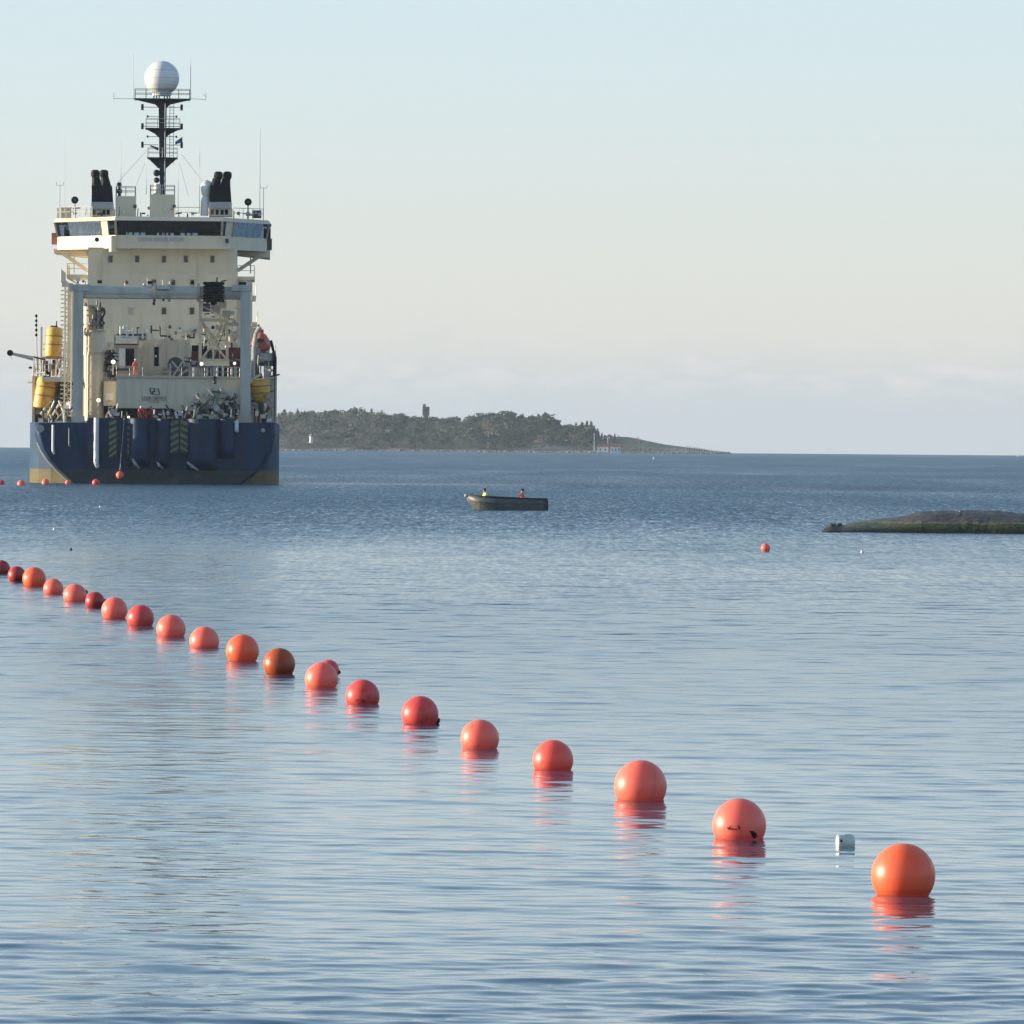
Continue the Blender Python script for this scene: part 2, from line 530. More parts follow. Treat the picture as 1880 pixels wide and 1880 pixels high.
B_MID = buoy_material('pale_red_plastic', (0.86, 0.135, 0.095))
B_DARK = buoy_material('dark_red_plastic', (0.48, 0.05, 0.042), (0.04, 0.008, 0.008), 0.7, 3)
B_BROWN = buoy_material('rusty_plastic', (0.45, 0.09, 0.022), (0.10, 0.03, 0.01), 0.6, 3)
M_BLACK = mat('black_rubber', (0.012, 0.012, 0.013), 0.6)
M_ROPE = mat('dark_rope', (0.05, 0.045, 0.04), 0.9)

def make_buoy(px, wl_py, w_px, top_py, material, label, eye_dir, group='float buoys on the cable line', cat='buoy'):
    p = sea_pt(px, wl_py)
    rng = math.hypot(p.x, p.y)
    r = w_px * rng / F_PX / 2
    up = (wl_py - top_py) * rng / F_PX            # height of its top above the water
    up = min(max(up, 1.15 * r), 1.75 * r) * 0.97
    mb = MB()
    n, k = 40, 26
    prof = []
    for i in range(k + 1):
        a = math.pi * i / k
        prof.append((max(r * math.sin(a), 1e-4), -r * math.cos(a)))
    mb.lathe((0, 0, up - r), prof, n)
    e = empty('float_buoy', p, random.uniform(0, 6.28))
    body = mb.build('body', material, e, smooth=True)
    # moulding seam round the ball
    ax0 = Vector((random.uniform(-1, 1), random.uniform(-1, 1), random.uniform(-.6, .6))).normalized().to_track_quat('Z', 'Y').to_matrix()
    ms = MB(); ms.lathe((0, 0, up - r), [(r * .999, -.012 * r), (r * 1.006, 0), (r * .999, .012 * r)], 40, 0, ax0)
    del ms.f[-2:], ms.m[-2:]
    ms.build('seam', material, e, smooth=True)
    # moulded eye at one end, for the line
    d = Vector(eye_dir).normalized()
    c = Vector((0, 0, up - r))
    ax = d.to_track_quat('Z', 'Y').to_matrix()
    m2 = MB()
    m2.lathe(c + d * (r * 0.96), [(r * 0.20, 0), (r * 0.17, r * 0.10), (r * 0.12, r * 0.16), (r * 0.05, r * 0.19)], 12, 0, ax)
    m2.build('eye_lug', M_BLACK, e, smooth=True)
    e.rotation_euler.z = 0
    tag(e, label, cat, group)
    return e, r, up, c

BUOYS = [  # photo x, waterline y, width, top y, material, label, direction of its eye lug
 (2, 1054, 34, 1027.5, B_DARK, 'dark red float buoy cut by the left edge of the picture', (0.4, 0.6, -0.8)),
 (30.6, 1067.5, 33, 1038, B_DARK, 'small dark red float buoy, second from the left edge in the line', (0.6, 0.5, -0.8)),
 (62.7, 1076.5, 43, 1040, B_ORANGE, 'orange float buoy, third from the left edge in the line', (0.2, 0.7, -0.8)),
 (97.9, 1090, 37, 1061.5, B_CORAL, 'low coral float buoy between the orange one and a larger coral one', (0.3, 0.6, -0.8)),
 (137.8, 1104, 43, 1071, B_CORAL, 'coral float buoy with a black eye lug on its upper right side', (0.86, 0.2, 0.28)),
 (174.5, 1115.5, 36, 1085.5, B_DARK, 'small maroon float buoy, blackened, sixth from the left edge', (0.95, 0.1, 0.1)),
 (210, 1135, 48, 1095, B_CORAL, 'coral float buoy right next to the small maroon one', (0.1, 0.7, -0.8)),
 (257.8, 1149.5, 50, 1109, B_RED, 'deep red float buoy between two coral ones, eighth from the left edge', (0.4, 0.6, -0.8)),
 (314, 1169, 54, 1127, B_CORAL, 'coral float buoy, ninth from the left edge, after the deep red one', (0.3, 0.7, -0.8)),
 (375, 1188.5, 55, 1149, B_CORAL, 'coral float buoy, tenth from the left edge, before the orange one', (0.3, 0.8, -0.8)),
 (445, 1214, 61, 1163, B_ORANGE, 'orange float buoy left of the brown rusty one', (0.7, 0.3, -0.8)),
 (512.5, 1238, 59, 1188, B_BROWN, 'brown rusty orange float buoy, only one of that colour', (0.8, 0.4, -0.8)),
 (590, 1263, 61, 1214.5, B_CORAL, 'coral float buoy hiding most of a red one behind it', (0.3, 0.8, -0.8)),
 (603, 1243, 40, 1210, B_RED, 'red float buoy mostly hidden behind a coral one, black lug showing', (0.96, -0.1, -0.15)),
 (665.5, 1291, 63, 1246, B_RED, 'red float buoy with dark smudges on its front', (0.4, 0.6, -0.8)),
 (771, 1327, 68, 1276, B_RED, 'dark pinkish red float buoy, sixth from the near end', (0.95, 0.1, -0.35)),
 (880.7, 1373, 71, 1319, B_CORAL, 'coral float buoy, fifth from the near end of the line', (0.3, 0.7, -0.8)),
 (1015, 1413.5, 75, 1356.5, B_MID, 'red float buoy with a coral sunlit side, fourth from the near end', (0.3, 0.7, -0.8)),
 (1175.5, 1469, 97, 1393, B_CORAL, 'large clean coral float buoy, third from the near end', (0.3, 0.7, -0.8)),
 (1357, 1538.5, 99, 1463.5, B_CORAL, 'large coral float buoy with black scribble and a black blot', (0.3, 0.7, -0.8)),
 (1658, 1639, 118, 1545.5, B_ORANGE, 'nearest and largest float buoy, bright orange, right of the white canister', (0.3, 0.7, -0.8)),
]
buoy_objs = [make_buoy(*b) for b in BUOYS]

# black scribble and blot on the second nearest buoy: thin pads of paint lying on the ball
def paint_on_ball(e, c, r, strokes, name):
    mb = MB()
    for pts, w in strokes:
        P = []
        for a, b in pts:                         # a: right, b: up, in radii, on the side towards the shore
            y = -math.sqrt(max(1 - a * a - b * b, 0.02))
            P.append(c + Vector((a, y, b)).normalized() * (r * 1.006))
        for i in range(len(P) - 1):
            mb.cyl(P[i], P[i + 1], w * r, w * r, 6)
    return mb.build(name, M_BLACK, e)
e, r, up, c = buoy_objs[19]
paint_on_ball(e, c, r, [
    ([(-.46, -.02), (-.43, -.10), (-.41, -.02), (-.38, -.12), (-.36, 0.02)], .019),
    ([(-.33, -.10), (-.30, -.06), (-.28, -.12), (-.25, -.07)], .019),
    ([(-.22, -.12), (-.19, -.08), (-.15, -.12), (-.12, -.06)], .019),
    ([(-.08, .06), (-.04, -.02), (-.01, -.10)], .03), ([(-.09, -.03), (.02, 0.0)], .014)], 'scribble')
paint_on_ball(e, c, r, [
    ([(.42, -.18), (.50, -.26), (.58, -.38)], .05), ([(.36, -.17), (.48, -.20), (.60, -.27)], .035),
    ([(.44, -.25), (.50, -.36), (.56, -.42)], .04), ([(.52, -.22), (.62, -.34)], .04)], 'blot')
e, r, up, c = buoy_objs[14]
for st_ in (([(.0, -.16), (.06, -.20), (.12, -.17)], .06), ([(-.25, -.16), (-.2, -.2)], .03), ([(-.4, -.18), (-.36, -.16)], .03)):
    paint_on_ball(e, c, r, [st_], 'smudge')

# lone buoys: one far out to the right, a string beside the ship
FAR = [(1405.5, 1012, 17, 996, B_CORAL, 'lone coral buoy far out on the water left of the rock'),
 (2, 889.5, 13, 880, B_RED, 'tiny red buoy at the left edge, level with the ship'),
 (39, 891, 15, 881, B_CORAL, 'tiny coral buoy just left of the ship, clear of its hull'),
 (83.5, 889.5, 14, 879, B_CORAL, 'tiny coral buoy in front of the ship\'s sunlit port quarter'),
 (124.5, 889.5, 10, 881, B_CORAL, 'smallest coral buoy where the pale hull stripe meets the water'),
 (176, 890, 14, 879, B_RED, 'tiny red buoy below the long white pipe on the stern')]
for px, wl, w, tp, m_, lab in FAR:
    make_buoy(px, wl, w, tp, m_, lab, (0.3, 0.7, -0.8), 'small far buoys')

# white canister drifting between the two nearest buoys
def canister():
    p = sea_pt(1552, 1551)
    rng = math.hypot(p.x, p.y)
    r = 17 * rng / F_PX * 0.78
    half = 17 * rng / F_PX
    M_CAN = mat('translucent_white_plastic', (0.72, 0.72, 0.66), 0.35, var=0.06, vscale=9, sss=0.4, sss_r=(0.05, 0.05, 0.04))
    M_CAP = mat('canister_cap', (0.03, 0.03, 0.035), 0.5)
    e = empty('canister', p, 0.12)
    ax = Matrix.Rotation(math.pi / 2, 3, 'Y')
    mb = MB()
    prof = [(r * .5, -half * .98), (r * .84, -half * .95), (r, -half * .84), (r, half * .80), (r * .88, half * .94), (r * .5, half)]
    mb.lathe((0, 0, r * .38), prof, 24, 0, ax)
    mb.build('body', M_CAN, e, smooth=True)
    mb = MB()
    mb.lathe((-half * .66, -r * 0.90, r * .62), [(r * .2, -.02), (r * .2, .035), (r * .15, .05)], 14, 0, Matrix.Rotation(math.pi / 2, 3, 'X'))
    mb.build('cap', M_CAP, e, smooth=True)
    mb = MB()
    pts = [Vector((-half * .3 + i * half * .2, -r * .15, r * .38 + r * (0.95 + 0.13 * math.sin(math.pi * i / 5)))) for i in range(6)]
    mb.tube(pts, r * .08, 8)
    mb.build('handle', M_CAN, e, smooth=True)
    tag(e, 'white plastic canister floating beside the nearest orange buoy', 'canister')
canister()
# ================================================================ the cable ship
SHIP_AZ = math.atan2(ray(281, 888).x, ray(281, 888).y) + rad(0.72)
SHIP_P = sea_pt(281, 888.5)
ship = empty('cable_ship', SHIP_P, -SHIP_AZ)
tag(ship, 'blue and cream cable laying ship seen from astern with a white radome on its mast', 'ship')
_sx = Vector((math.cos(SHIP_AZ), -math.sin(SHIP_AZ), 0))
_sy = Vector((math.sin(SHIP_AZ), math.cos(SHIP_AZ), 0))

def sp(px, py, Y):
    """ship coordinates (X to starboard, Z up) of what shows at a photo point on the plane Y metres forward of the stern"""
    o = Vector((0, 0, EYE)) - SHIP_P
    d = ray(px, py)
    t = (Y - o.dot(_sy)) / d.dot(_sy)
    p = o + d * t
    return p.dot(_sx), p.z
def sX(px, Y, py=600): return sp(px, py, Y)[0]
def sZ(py, Y, px=290): return sp(px, py, Y)[1]
def V(px, py, Y):
    x, z = sp(px, py, Y)
    return Vector((x, Y, z))
def pbox(mb, x0, y0, x1, y1, Y0, Y1, mi=0):
    """box whose aft face covers the photo rectangle at depth Y0"""
    a, b = sp((x0 + x1) / 2, y1, Y0), sp((x0 + x1) / 2, y0, Y0)
    l, r_ = sX(x0, Y0, (y0 + y1) / 2), sX(x1, Y0, (y0 + y1) / 2)
    return mb.box(l, r_, Y0, Y1, a[1], b[1], mi)

CREAM = mat('cream_paint', (0.69, 0.615, 0.46), 0.45, var=0.05, vscale=0.6, dirt=(0.34, 0.27, 0.18), dirt_scale=1.1, dirt_amt=0.22, streak=True)
CREAM2 = mat('cream_paint_worn', (0.60, 0.51, 0.36), 0.5, var=0.12, vscale=1.2, dirt=(0.25, 0.13, 0.06), dirt_scale=1.6, dirt_amt=0.6, streak=True)
GREYB = mat('grey_blue_paint', (0.42, 0.425, 0.41), 0.45, var=0.06, vscale=0.8, dirt=(0.22, 0.18, 0.14), dirt_scale=1.3, dirt_amt=0.3, streak=True)
GANTRY = mat('gantry_paint', (0.56, 0.535, 0.46), 0.45, var=0.06, vscale=0.8, dirt=(0.25, 0.19, 0.12), dirt_scale=1.3, dirt_amt=0.4, streak=True)
NAVY = mat('navy_hull_paint', (0.003, 0.028, 0.080), 0.5, spec=0.3, var=0.28, vscale=0.5, dirt=(0.030, 0.030, 0.030), dirt_scale=1.6, dirt_amt=0.85, streak=True)
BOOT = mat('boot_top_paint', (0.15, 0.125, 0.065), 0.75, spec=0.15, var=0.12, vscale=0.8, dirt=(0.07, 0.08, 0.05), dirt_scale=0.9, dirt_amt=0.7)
HULLSIDE = mat('weathered_hull_side', (0.040, 0.075, 0.125), 0.7, spec=0.15, var=0.15, vscale=0.4, dirt=(0.085, 0.10, 0.11), dirt_scale=0.6, dirt_amt=0.4, streak=True)
WHITE = mat('white_paint', (0.72, 0.72, 0.70), 0.4, var=0.04)
MASTC = mat('dark_mast_paint', (0.012, 0.022, 0.036), 0.5, spec=0.25)
BLACK = mat('black_paint', (0.004, 0.005, 0.008), 0.6, spec=0.15)
LILAC = mat('pale_funnel_band', (0.52, 0.52, 0.62), 0.5)
DECK = mat('deck_green_grey', (0.10, 0.12, 0.11), 0.7, var=0.2, vscale=0.5)
DARKG = mat('dark_machinery', (0.045, 0.05, 0.055), 0.55, var=0.3, vscale=2)
STEEL = mat('bare_steel', (0.34, 0.33, 0.30), 0.45, 0.3, var=0.25, vscale=2)
RUST = mat('rust_red', (0.15, 0.035, 0.028), 0.6, var=0.2, vscale=1.0)
YEL = mat('buoy_yellow', (0.80, 0.44, 0.06), 0.45, var=0.08, vscale=1.2, dirt=(0.35, 0.17, 0.04), dirt_scale=1.5, dirt_amt=0.5)
CHEV = mat('chevron_yellow', (0.20, 0.21, 0.085), 0.5, var=0.2, vscale=2)
LAMPM = mat('lamp_lit', (1.0, 0.93, 0.8), 0.4, emit=(1.0, 0.84, 0.58, 1.1))
ORNG = mat('lifeboat_orange', (0.50, 0.085, 0.04), 0.45, var=0.1, vscale=2)
PRINT = mat('dark_lettering', (0.05, 0.06, 0.09), 0.6)
def glass_material():
    m = bpy.data.materials.new('bridge_glass'); m.use_nodes = True
    nt = m.node_tree; nt.nodes.clear()
    N, L = nt.nodes.new, nt.links.new
    out = N('ShaderNodeOutputMaterial'); mix = N('ShaderNodeMixShader')
    tr = N('ShaderNodeBsdfTransparent'); tr.inputs[0].default_value = (0.36, 0.46, 0.56, 1)
    gl = N('ShaderNodeBsdfGlossy'); gl.inputs['Roughness'].default_value = 0.04; gl.inputs['Color'].default_value = (.7, .75, .8, 1)
    fr = N('ShaderNodeFresnel'); fr.inputs[0].default_value = 1.33
    L(fr.outputs[0], mix.inputs[0]); L(tr.outputs[0], mix.inputs[1]); L(gl.outputs[0], mix.inputs[2]); L(mix.outputs[0], out.inputs[0])
    return m
GLASS = glass_material()
PANE = mat('dark_window_pane', (0.012, 0.028, 0.032), 0.12, spec=0.6)

# ---- hull: lofted sections from the quarter to the bow
def hull():
    Ys = [1.2, 2.2, 3.6, 5.6, 8.5, 13, 30, 70, 100, 118, 130, 138, 142]
    hb = [8.2, 9.6, 10.75, 11.45, 11.75, 11.8, 11.8, 11.8, 11.6, 9.6, 6.2, 2.6, 0.4]
    zdeck = sZ(777, 6)
    sheer = [0, 0, 0, 0, 0, 0, 0, 0, 0.6, 2.2, 4.0, 5.0, 5.4]
    zs = [-2.5, -0.2, sZ(862, 6), 2.6, 4.2, None]
    mb = MB()
    ring = []
    for Y, h, s in zip(Ys, hb, sheer):
        row = []
        for z in zs:
            zz = zdeck + s if z is None else z
            fl = 1.0 if Y < 100 else 0.72 + 0.28 * max(0, (zz + 2.5) / (zdeck + s + 2.5))
            row.append((h * fl, Y, zz))
        ring.append([(-x, y, z) for x, y, z in row[::-1]] + row)
    n = len(ring[0])
    vs = [p for r_ in ring for p in r_]
    fs, mi = [], []
    for i in range(len(ring) - 1):
        for j in range(n - 1):
            fs.append((i * n + j, i * n + j + 1, (i + 1) * n + j + 1, (i + 1) * n + j))
            k = j if j < 5 else 10 - j
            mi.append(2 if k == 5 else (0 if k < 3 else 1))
    for f, m_ in zip(fs, mi): mb.add([vs[i] for i in f], [(0, 1, 2, 3)], m_)
    aft = ring[0]
    mb.add(aft, [tuple(range(n))], 0)
    for i in range(len(ring) - 1):                 # the weather deck
        a, b = ring[i], ring[i + 1]
        mb.add([a[0], a[-1], b[-1], b[0]], [(0, 1, 2, 3)], 3)
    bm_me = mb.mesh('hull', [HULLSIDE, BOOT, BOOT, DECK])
    o = bpy.data.objects.new('hull', bm_me); COL.objects.link(o); o.parent = ship
    return o
hull_o = hull()
Z_DECK = sZ(777, 6)

# ---- stern: the overhanging counter with its cable chutes
def stern():
    zt = sZ(776, 0)
    zc = sZ(768, 0)
    xl, xr = sX(64, 0, 780), sX(508, 0, 780)
    mb = MB()
    # outline seen from astern: straight top, sides curving in towards the water
    left, right = [], []
    for px, py in [(63, 776), (64, 796), (71, 822), (85, 845), (103, 864), (122, 880), (136, 893)]:
        left.append(sp(px, py, 0))
    for px, py in [(508, 776), (508, 800), (501, 828), (489, 851), (472, 868), (455, 881), (440, 893)]:
        right.append(sp(px, py, 0))
    poly = left + right[::-1]
    # loft forward: the counter is round at the quarters, so sections widen as they go forward
    secs = []
    cx = (xl + xr) / 2
    for Y, sc, dz in [(0.0, 0.955, 0), (0.25, 0.98, 0), (0.9, 1.0, 0), (4.6, 1.004, 0)]:
        secs.append([(cx + (x - cx) * sc, Y, z) for x, z in poly])
    n = len(poly)
    vs = [p for s in secs for p in s]
    fs = [tuple(range(n))]
    for i in range(len(secs) - 1):
        for j in range(n):
            k = (j + 1) % n
            fs.append((i * n + j, i * n + k, (i + 1) * n + k, (i + 1) * n + j))
    fs.append(tuple(range(len(secs) * n - 1, (len(secs) - 1) * n - 1, -1)))
    mb.add(vs, fs)
    me = mb.mesh('stern_counter', [NAVY, mat('shaded_boot_top', (0.022, 0.032, 0.036), 0.6, var=0.25, vscale=0.7, dirt=(0.085, 0.08, 0.045), dirt_scale=0.8, dirt_amt=0.6)])  # boot top with the stern's shade put into its colour, plus dirt patches
    bm = bmesh.new(); bm.from_mesh(me)
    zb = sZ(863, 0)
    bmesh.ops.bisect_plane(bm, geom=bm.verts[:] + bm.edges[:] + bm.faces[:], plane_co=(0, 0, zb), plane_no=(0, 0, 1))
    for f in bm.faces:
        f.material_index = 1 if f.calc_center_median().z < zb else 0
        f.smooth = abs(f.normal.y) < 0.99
    bm.to_mesh(me); bm.free()
    st = bpy.data.objects.new('stern_counter', me); COL.objects.link(st); st.parent = ship
    # raised middle of the stern bulwark
    mb = MB()
    x0, x1 = sX(163, 0), sX(430, 0)
    mb.box(x0, x1, -0.45, 1.2, zt - 3.0, zc)
    mb.build('stern_bulwark', NAVY, st)
    # pale strip along the counter edge, running round the port quarter
    mb = MB()
    mb.tube([(x - 0.05, -0.06, z) for x, z in [sp(px, py, 0) for px, py in [(69, 812), (76, 828), (88, 846), (105, 865), (124, 882)]]], 0.09, 6)
    mb.build('quarter_edge', CREAM2, st)
    # cable chutes: rounded troughs that bulge aft and curl under
    for (a, b, bot, dep) in [(238, 276, 858, 1.1), (288, 314, 858, 1.0), (345, 402, 862, 1.25), (404, 432, 840, 0.7)]:
        c = (sX(a, -1) + sX(b, -1)) / 2
        w = (sX(b, -1) - sX(a, -1)) / 2
        zt2, zb = zc - 0.03, sZ(bot, -1)
        mb = MB()
        cols, rows = 10, 12
        g = []
        for i in range(rows + 1):
            u = i / rows
            z = zt2 + (zb - zt2) * u
            rec = 1.0 if u < 0.72 else math.sqrt(max(0, 1 - ((u - 0.72) / 0.28) ** 2))
            row = []
            for j in range(cols + 1):
                t = math.pi * j / cols
                row.append((c - w * math.cos(t), -0.42 - dep * math.sin(t) * rec, z))
            g.append(row)
        vs = [p for r_ in g for p in r_]
        m_ = cols + 1
        fs = [(i * m_ + j, i * m_ + j + 1, (i + 1) * m_ + j + 1, (i + 1) * m_ + j) for i in range(rows) for j in range(cols)]
        fs.append(tuple(range(m_)))
        fs.append(tuple(rows * m_ + j for j in range(cols, -1, -1)))
        mb.add(vs, fs)
        ch = mb.build('cable_chute', NAVY, st, smooth=True)
    # lit lower edges of three chutes, their brightness put in as pale steel
    for (x0_, y0_, x1_, y1_) in [(243, 842, 256, 860), (288, 848, 299, 860), (343, 848, 364, 863)]:
        mb = MB()
        mb.tube([V(x0_, y0_, -1.45), V((x0_ + x1_) / 2 - 1, (y0_ + y1_) / 2 + 1, -1.4), V(x1_, y1_, -1.2)], [0.08, 0.17, 0.06], 8)
        mb.build('lit_chute_edge', STEEL, st, smooth=True)
    # yellow and dark chevrons on the guide plates between the chutes
    for (x0_, x1_, n_, y1_, flip) in [(200, 214, 6, 836, 0), (234, 248, 6, 836, 1), (313, 328, 5, 828, 0), (331, 346, 5, 828, 1)]:
        mbp = MB()
        pbox(mbp, x0_, 769, x1_, y1_ + 4, -0.62, -0.45)
        pl = mbp.build('guide_plate', DARKG, st)
        step = (y1_ - 770) / n_
        for i in range(n_):
            ya = 771 + i * step
            up, dn = (ya + step * .45, ya) if flip == 0 else (ya, ya + step * .45)
            drop = 5 + i * 1.2
            if flip == 0: q = [(x0_, ya + drop), (x1_, ya), (x1_, ya + step * .5), (x0_, ya + drop + step * .5)]
            else: q = [(x0_, ya), (x1_, ya + drop), (x1_, ya + drop + step * .5), (x0_, ya + step * .5)]
            mb = MB()
            mb.prism([sp(px, min(py, y1_ + 4), -0.64) for px, py in q], -0.66, -0.63)
            mb.build('chevron', CHEV, st)
    # white drain pipes
    for px, y0_, y1_, r_ in [(176.5, 767, 858, 0.24), (97, 780, 833, 0.12), (126.5, 786, 820, 0.05), (434, 772, 792, 0.2)]:
        mb = MB()
        a, b = V(px, y0_, -0.7), V(px, y1_, -0.7)
        a.x = b.x
        mb.tube([a, a.lerp(b, 0.9), b + Vector((0.12, 0.2, 0))], [r_, r_, r_ * 0.7], 10)
        mb.build('drain_pipe', WHITE if r_ > .1 else GREYB, st, smooth=True)
    mb = MB()
    mb.lathe(V(74, 787, -0.1), [(0.22, 0), (0.36, 0.05), (0.36, 0.14), (0.2, 0.16)], 14, 0, Matrix.Rotation(math.pi / 2, 3, 'X'))
    mb.build('fairlead', STEEL, st, smooth=True)
    mb = MB()
    mb.lathe(V(483, 790, 0.05), [(0.12, 0), (0.2, 0.05), (0.2, 0.14), (0.12, 0.16)], 14, 0, Matrix.Rotation(math.pi / 2, 3, 'X'))
    mb.build('fairlead', STEEL, st, smooth=True)
    # side wall pieces at the quarters above the deck line
    for (x0_, y0_, x1_, y1_, Y0, Y1, m_) in [(59, 690, 64, 778, 9, 58, CREAM2), (460, 690, 508, 778, 12, 58, CREAM), (503, 655, 508, 690, 12, 34, DARKG)]:
        mb = MB(); pbox(mb, x0_, y0_, x1_, y1_, Y0, Y1)
        mb.build('side_wall', m_, ship)
    return st
stern_o = stern()

# ---- stern housing with the emblem
def housing():
    mb = MB()
    Y0 = 4.0
    pbox(mb, 214, 693, 441, 750, Y0, Y0 + 3)
    mb.box(-10.6, 10.9, Y0 + 3, 58, sZ(702, Y0), sZ(693, Y0))
    pbox(mb, 318, 749.5, 441, 753, Y0 + .02, Y0 + 7.9)
    h = mb.build('stern_housing', CREAM, ship)
    mb = MB(); pbox(mb, 213, 690.5, 442, 694, Y0 - .18, Y0 + 8)
    mb.build('coaming', CREAM2, h)
    # two squares interlocked, drawn in dark lines
    def loop(pts, w=0.09):
        m_ = MB()
        P = [V(px, py, Y0 - 0.03) for px, py in pts]
        for i in range(len(P) - 1): m_.bar(P[i], P[i + 1], w, 0.05)
        return m_.build('emblem', PRINT, h)
    loop([(275, 712.5), (283, 713), (283.5, 718), (280, 718.5), (280, 723.5), (277.5, 723), (275, 712.5)])
    loop([(283, 714), (291, 714), (293, 724.5), (281, 724), (281, 719), (287, 719)])
    cu = bpy.data.curves.new('lettering', 'FONT')
    cu.body = 'LOUIS DREYFUS'
    cu.size = 0.78; cu.align_x = 'CENTER'; cu.align_y = 'CENTER'; cu.extrude = 0.012
    tmp = bpy.data.objects.new('lettering_curve', cu)
    COL.objects.link(tmp)
    bpy.context.view_layer.update()
    tme = bpy.data.meshes.new_from_object(tmp.evaluated_get(bpy.context.evaluated_depsgraph_get()))
    bpy.data.objects.remove(tmp)
    t = bpy.data.objects.new('lettering', tme); COL.objects.link(t); t.parent = h
    p = V(283.5, 732, Y0 - 0.03)
    t.location = p; t.rotation_euler = (math.pi / 2, 0, 0); t.scale = (0.53 * 0.78, 0.75, 1)
    tme.materials.clear(); tme.materials.append(mat('lettering_print', (0.13, 0.13, 0.14), 0.6))
    mb = MB(); pbox(mb, 274, 737.2, 294, 738.8, Y0 - .03, Y0 - .01)
    mb.build('lettering_rule', mat('faded_print', (0.30, 0.24, 0.13), 0.6), h)
    # ribs on the plating
    for px in (228, 243, 259, 306, 322, 338):
        mb = MB(); pbox(mb, px, 697, px + 0.9, 747, Y0 - .05, Y0 + .05)
        mb.build('rib', CREAM, h)
    # open working deck under it: dark bay
    mb = MB(); pbox(mb, 166, 745, 434, 777, 8.5, 9.0)
    mb.build('bay_bulkhead', DARKG, ship)
    mb = MB(); pbox(mb, 190, 700, 214, 745, 6.0, 10)
    mb.build('winch_cabinet', CREAM, ship)
    mb = MB(); pbox(mb, 194, 722, 207, 735, 5.8, 5.95)
    mb.build('cabinet_window', WHITE, ship)
    return h
housing_o = housing()

# ---- gantry over the stern
def gantry():
    Y = 2.6
    g = empty('gantry', (0, 0, 0), 0, ship)
    def leg(x0, x1, xb0, xb1):
        mb = MB()
        mb.prism([sp(xb0, 772, Y), sp(xb1, 772, Y), sp(x1, 530, Y), sp(x0, 530, Y)], Y, Y + 1.7)
        o = mb.build('leg', GANTRY, g)
        mb = MB(); pbox(mb, xb0 - 2, 764, xb1 + 3, 776, Y - .25, Y + 2)
        mb.build('leg_foot', GANTRY, g)
    leg(135, 153, 133, 151.5)
    leg(441.5, 459.5, 441.5, 460)
    mb = MB()
    a, b = V(146, 536, Y + .8), V(450, 536, Y + .8); b.z = a.z
    mb.cyl(a, b, 0.62, 0.62, 18)
    mb.build('crossbeam', GANTRY, g, smooth=True)
    mb = MB(); pbox(mb, 155, 541, 364, 547, Y + .25, Y + 1.4)
    mb.build('crossbeam_rail', CREAM2, g)
    mb = MB(); pbox(mb, 128, 522, 165, 534, Y - .1, Y + 1.9)
    mb.build('corner_box', GANTRY, g)
    mb = MB(); pbox(mb, 425, 523, 462, 534, Y - .1, Y + 1.9)
    mb.build('corner_box', GANTRY, g)
    for px in (283, 310, 364):
        mb = MB()
        a, b = V(px - 2, 537, Y + .8), V(px + 3, 537, Y + .8)
        mb.cyl(a, b, 0.86, 0.86, 16)
        mb.build('beam_collar', CREAM2, g, smooth=True)
    mb = MB(); pbox(mb, 288, 524, 312, 531, Y - .2, Y + 1.2)
    mb.build('trolley', GANTRY, g)
    for px, py0, py1 in ((282.5, 549, 560), (300, 548, 553)):
        mb = MB(); a, b = V(px, py0, Y + .4), V(px, py1, Y + .4)
        mb.cyl(a, b, 0.05, 0.14, 8); mb.build('hook', BLACK, g)
    # dark winch block on the beam: a rack of thick slats with a spine
    mb = MB(); pbox(mb, 387, 517, 396, 560, Y - .5, Y + 1.6)
    wb = mb.build('winch_block', BLACK, g)
    for i, (y0_, y1_) in enumerate([(517.5, 522), (525, 530), (533, 537.5), (541, 546), (550, 554)]):
        mb = MB(); pbox(mb, 373, y0_, 412, y1_, Y - .9, Y + 1.5)
        mb.build('slat', BLACK, wb)
    mb = MB(); pbox(mb, 376, 522, 409, 550, Y - .1, Y + 1.3)
    mb.build('winch_drum', DARKG, wb)
    # walkway lamps and small gear on the gantry
    for px, py, w, c in ((165, 517.5, 6, WHITE), (183, 517, 8, BLACK), (240, 517.5, 4, WHITE), (275, 518.5, 9, BLACK), (317, 519, 5, DARKG), (353, 518.5, 6, BLACK), (445, 520, 14, BLACK), (143, 513, 8, WHITE)):
        mb = MB(); pbox(mb, px - w / 2, py - 2.5, px + w / 2, py + 3, Y + .2, Y + .8); mb.build('gantry_fitting', c, g)
    return g
gantry_o = gantry()

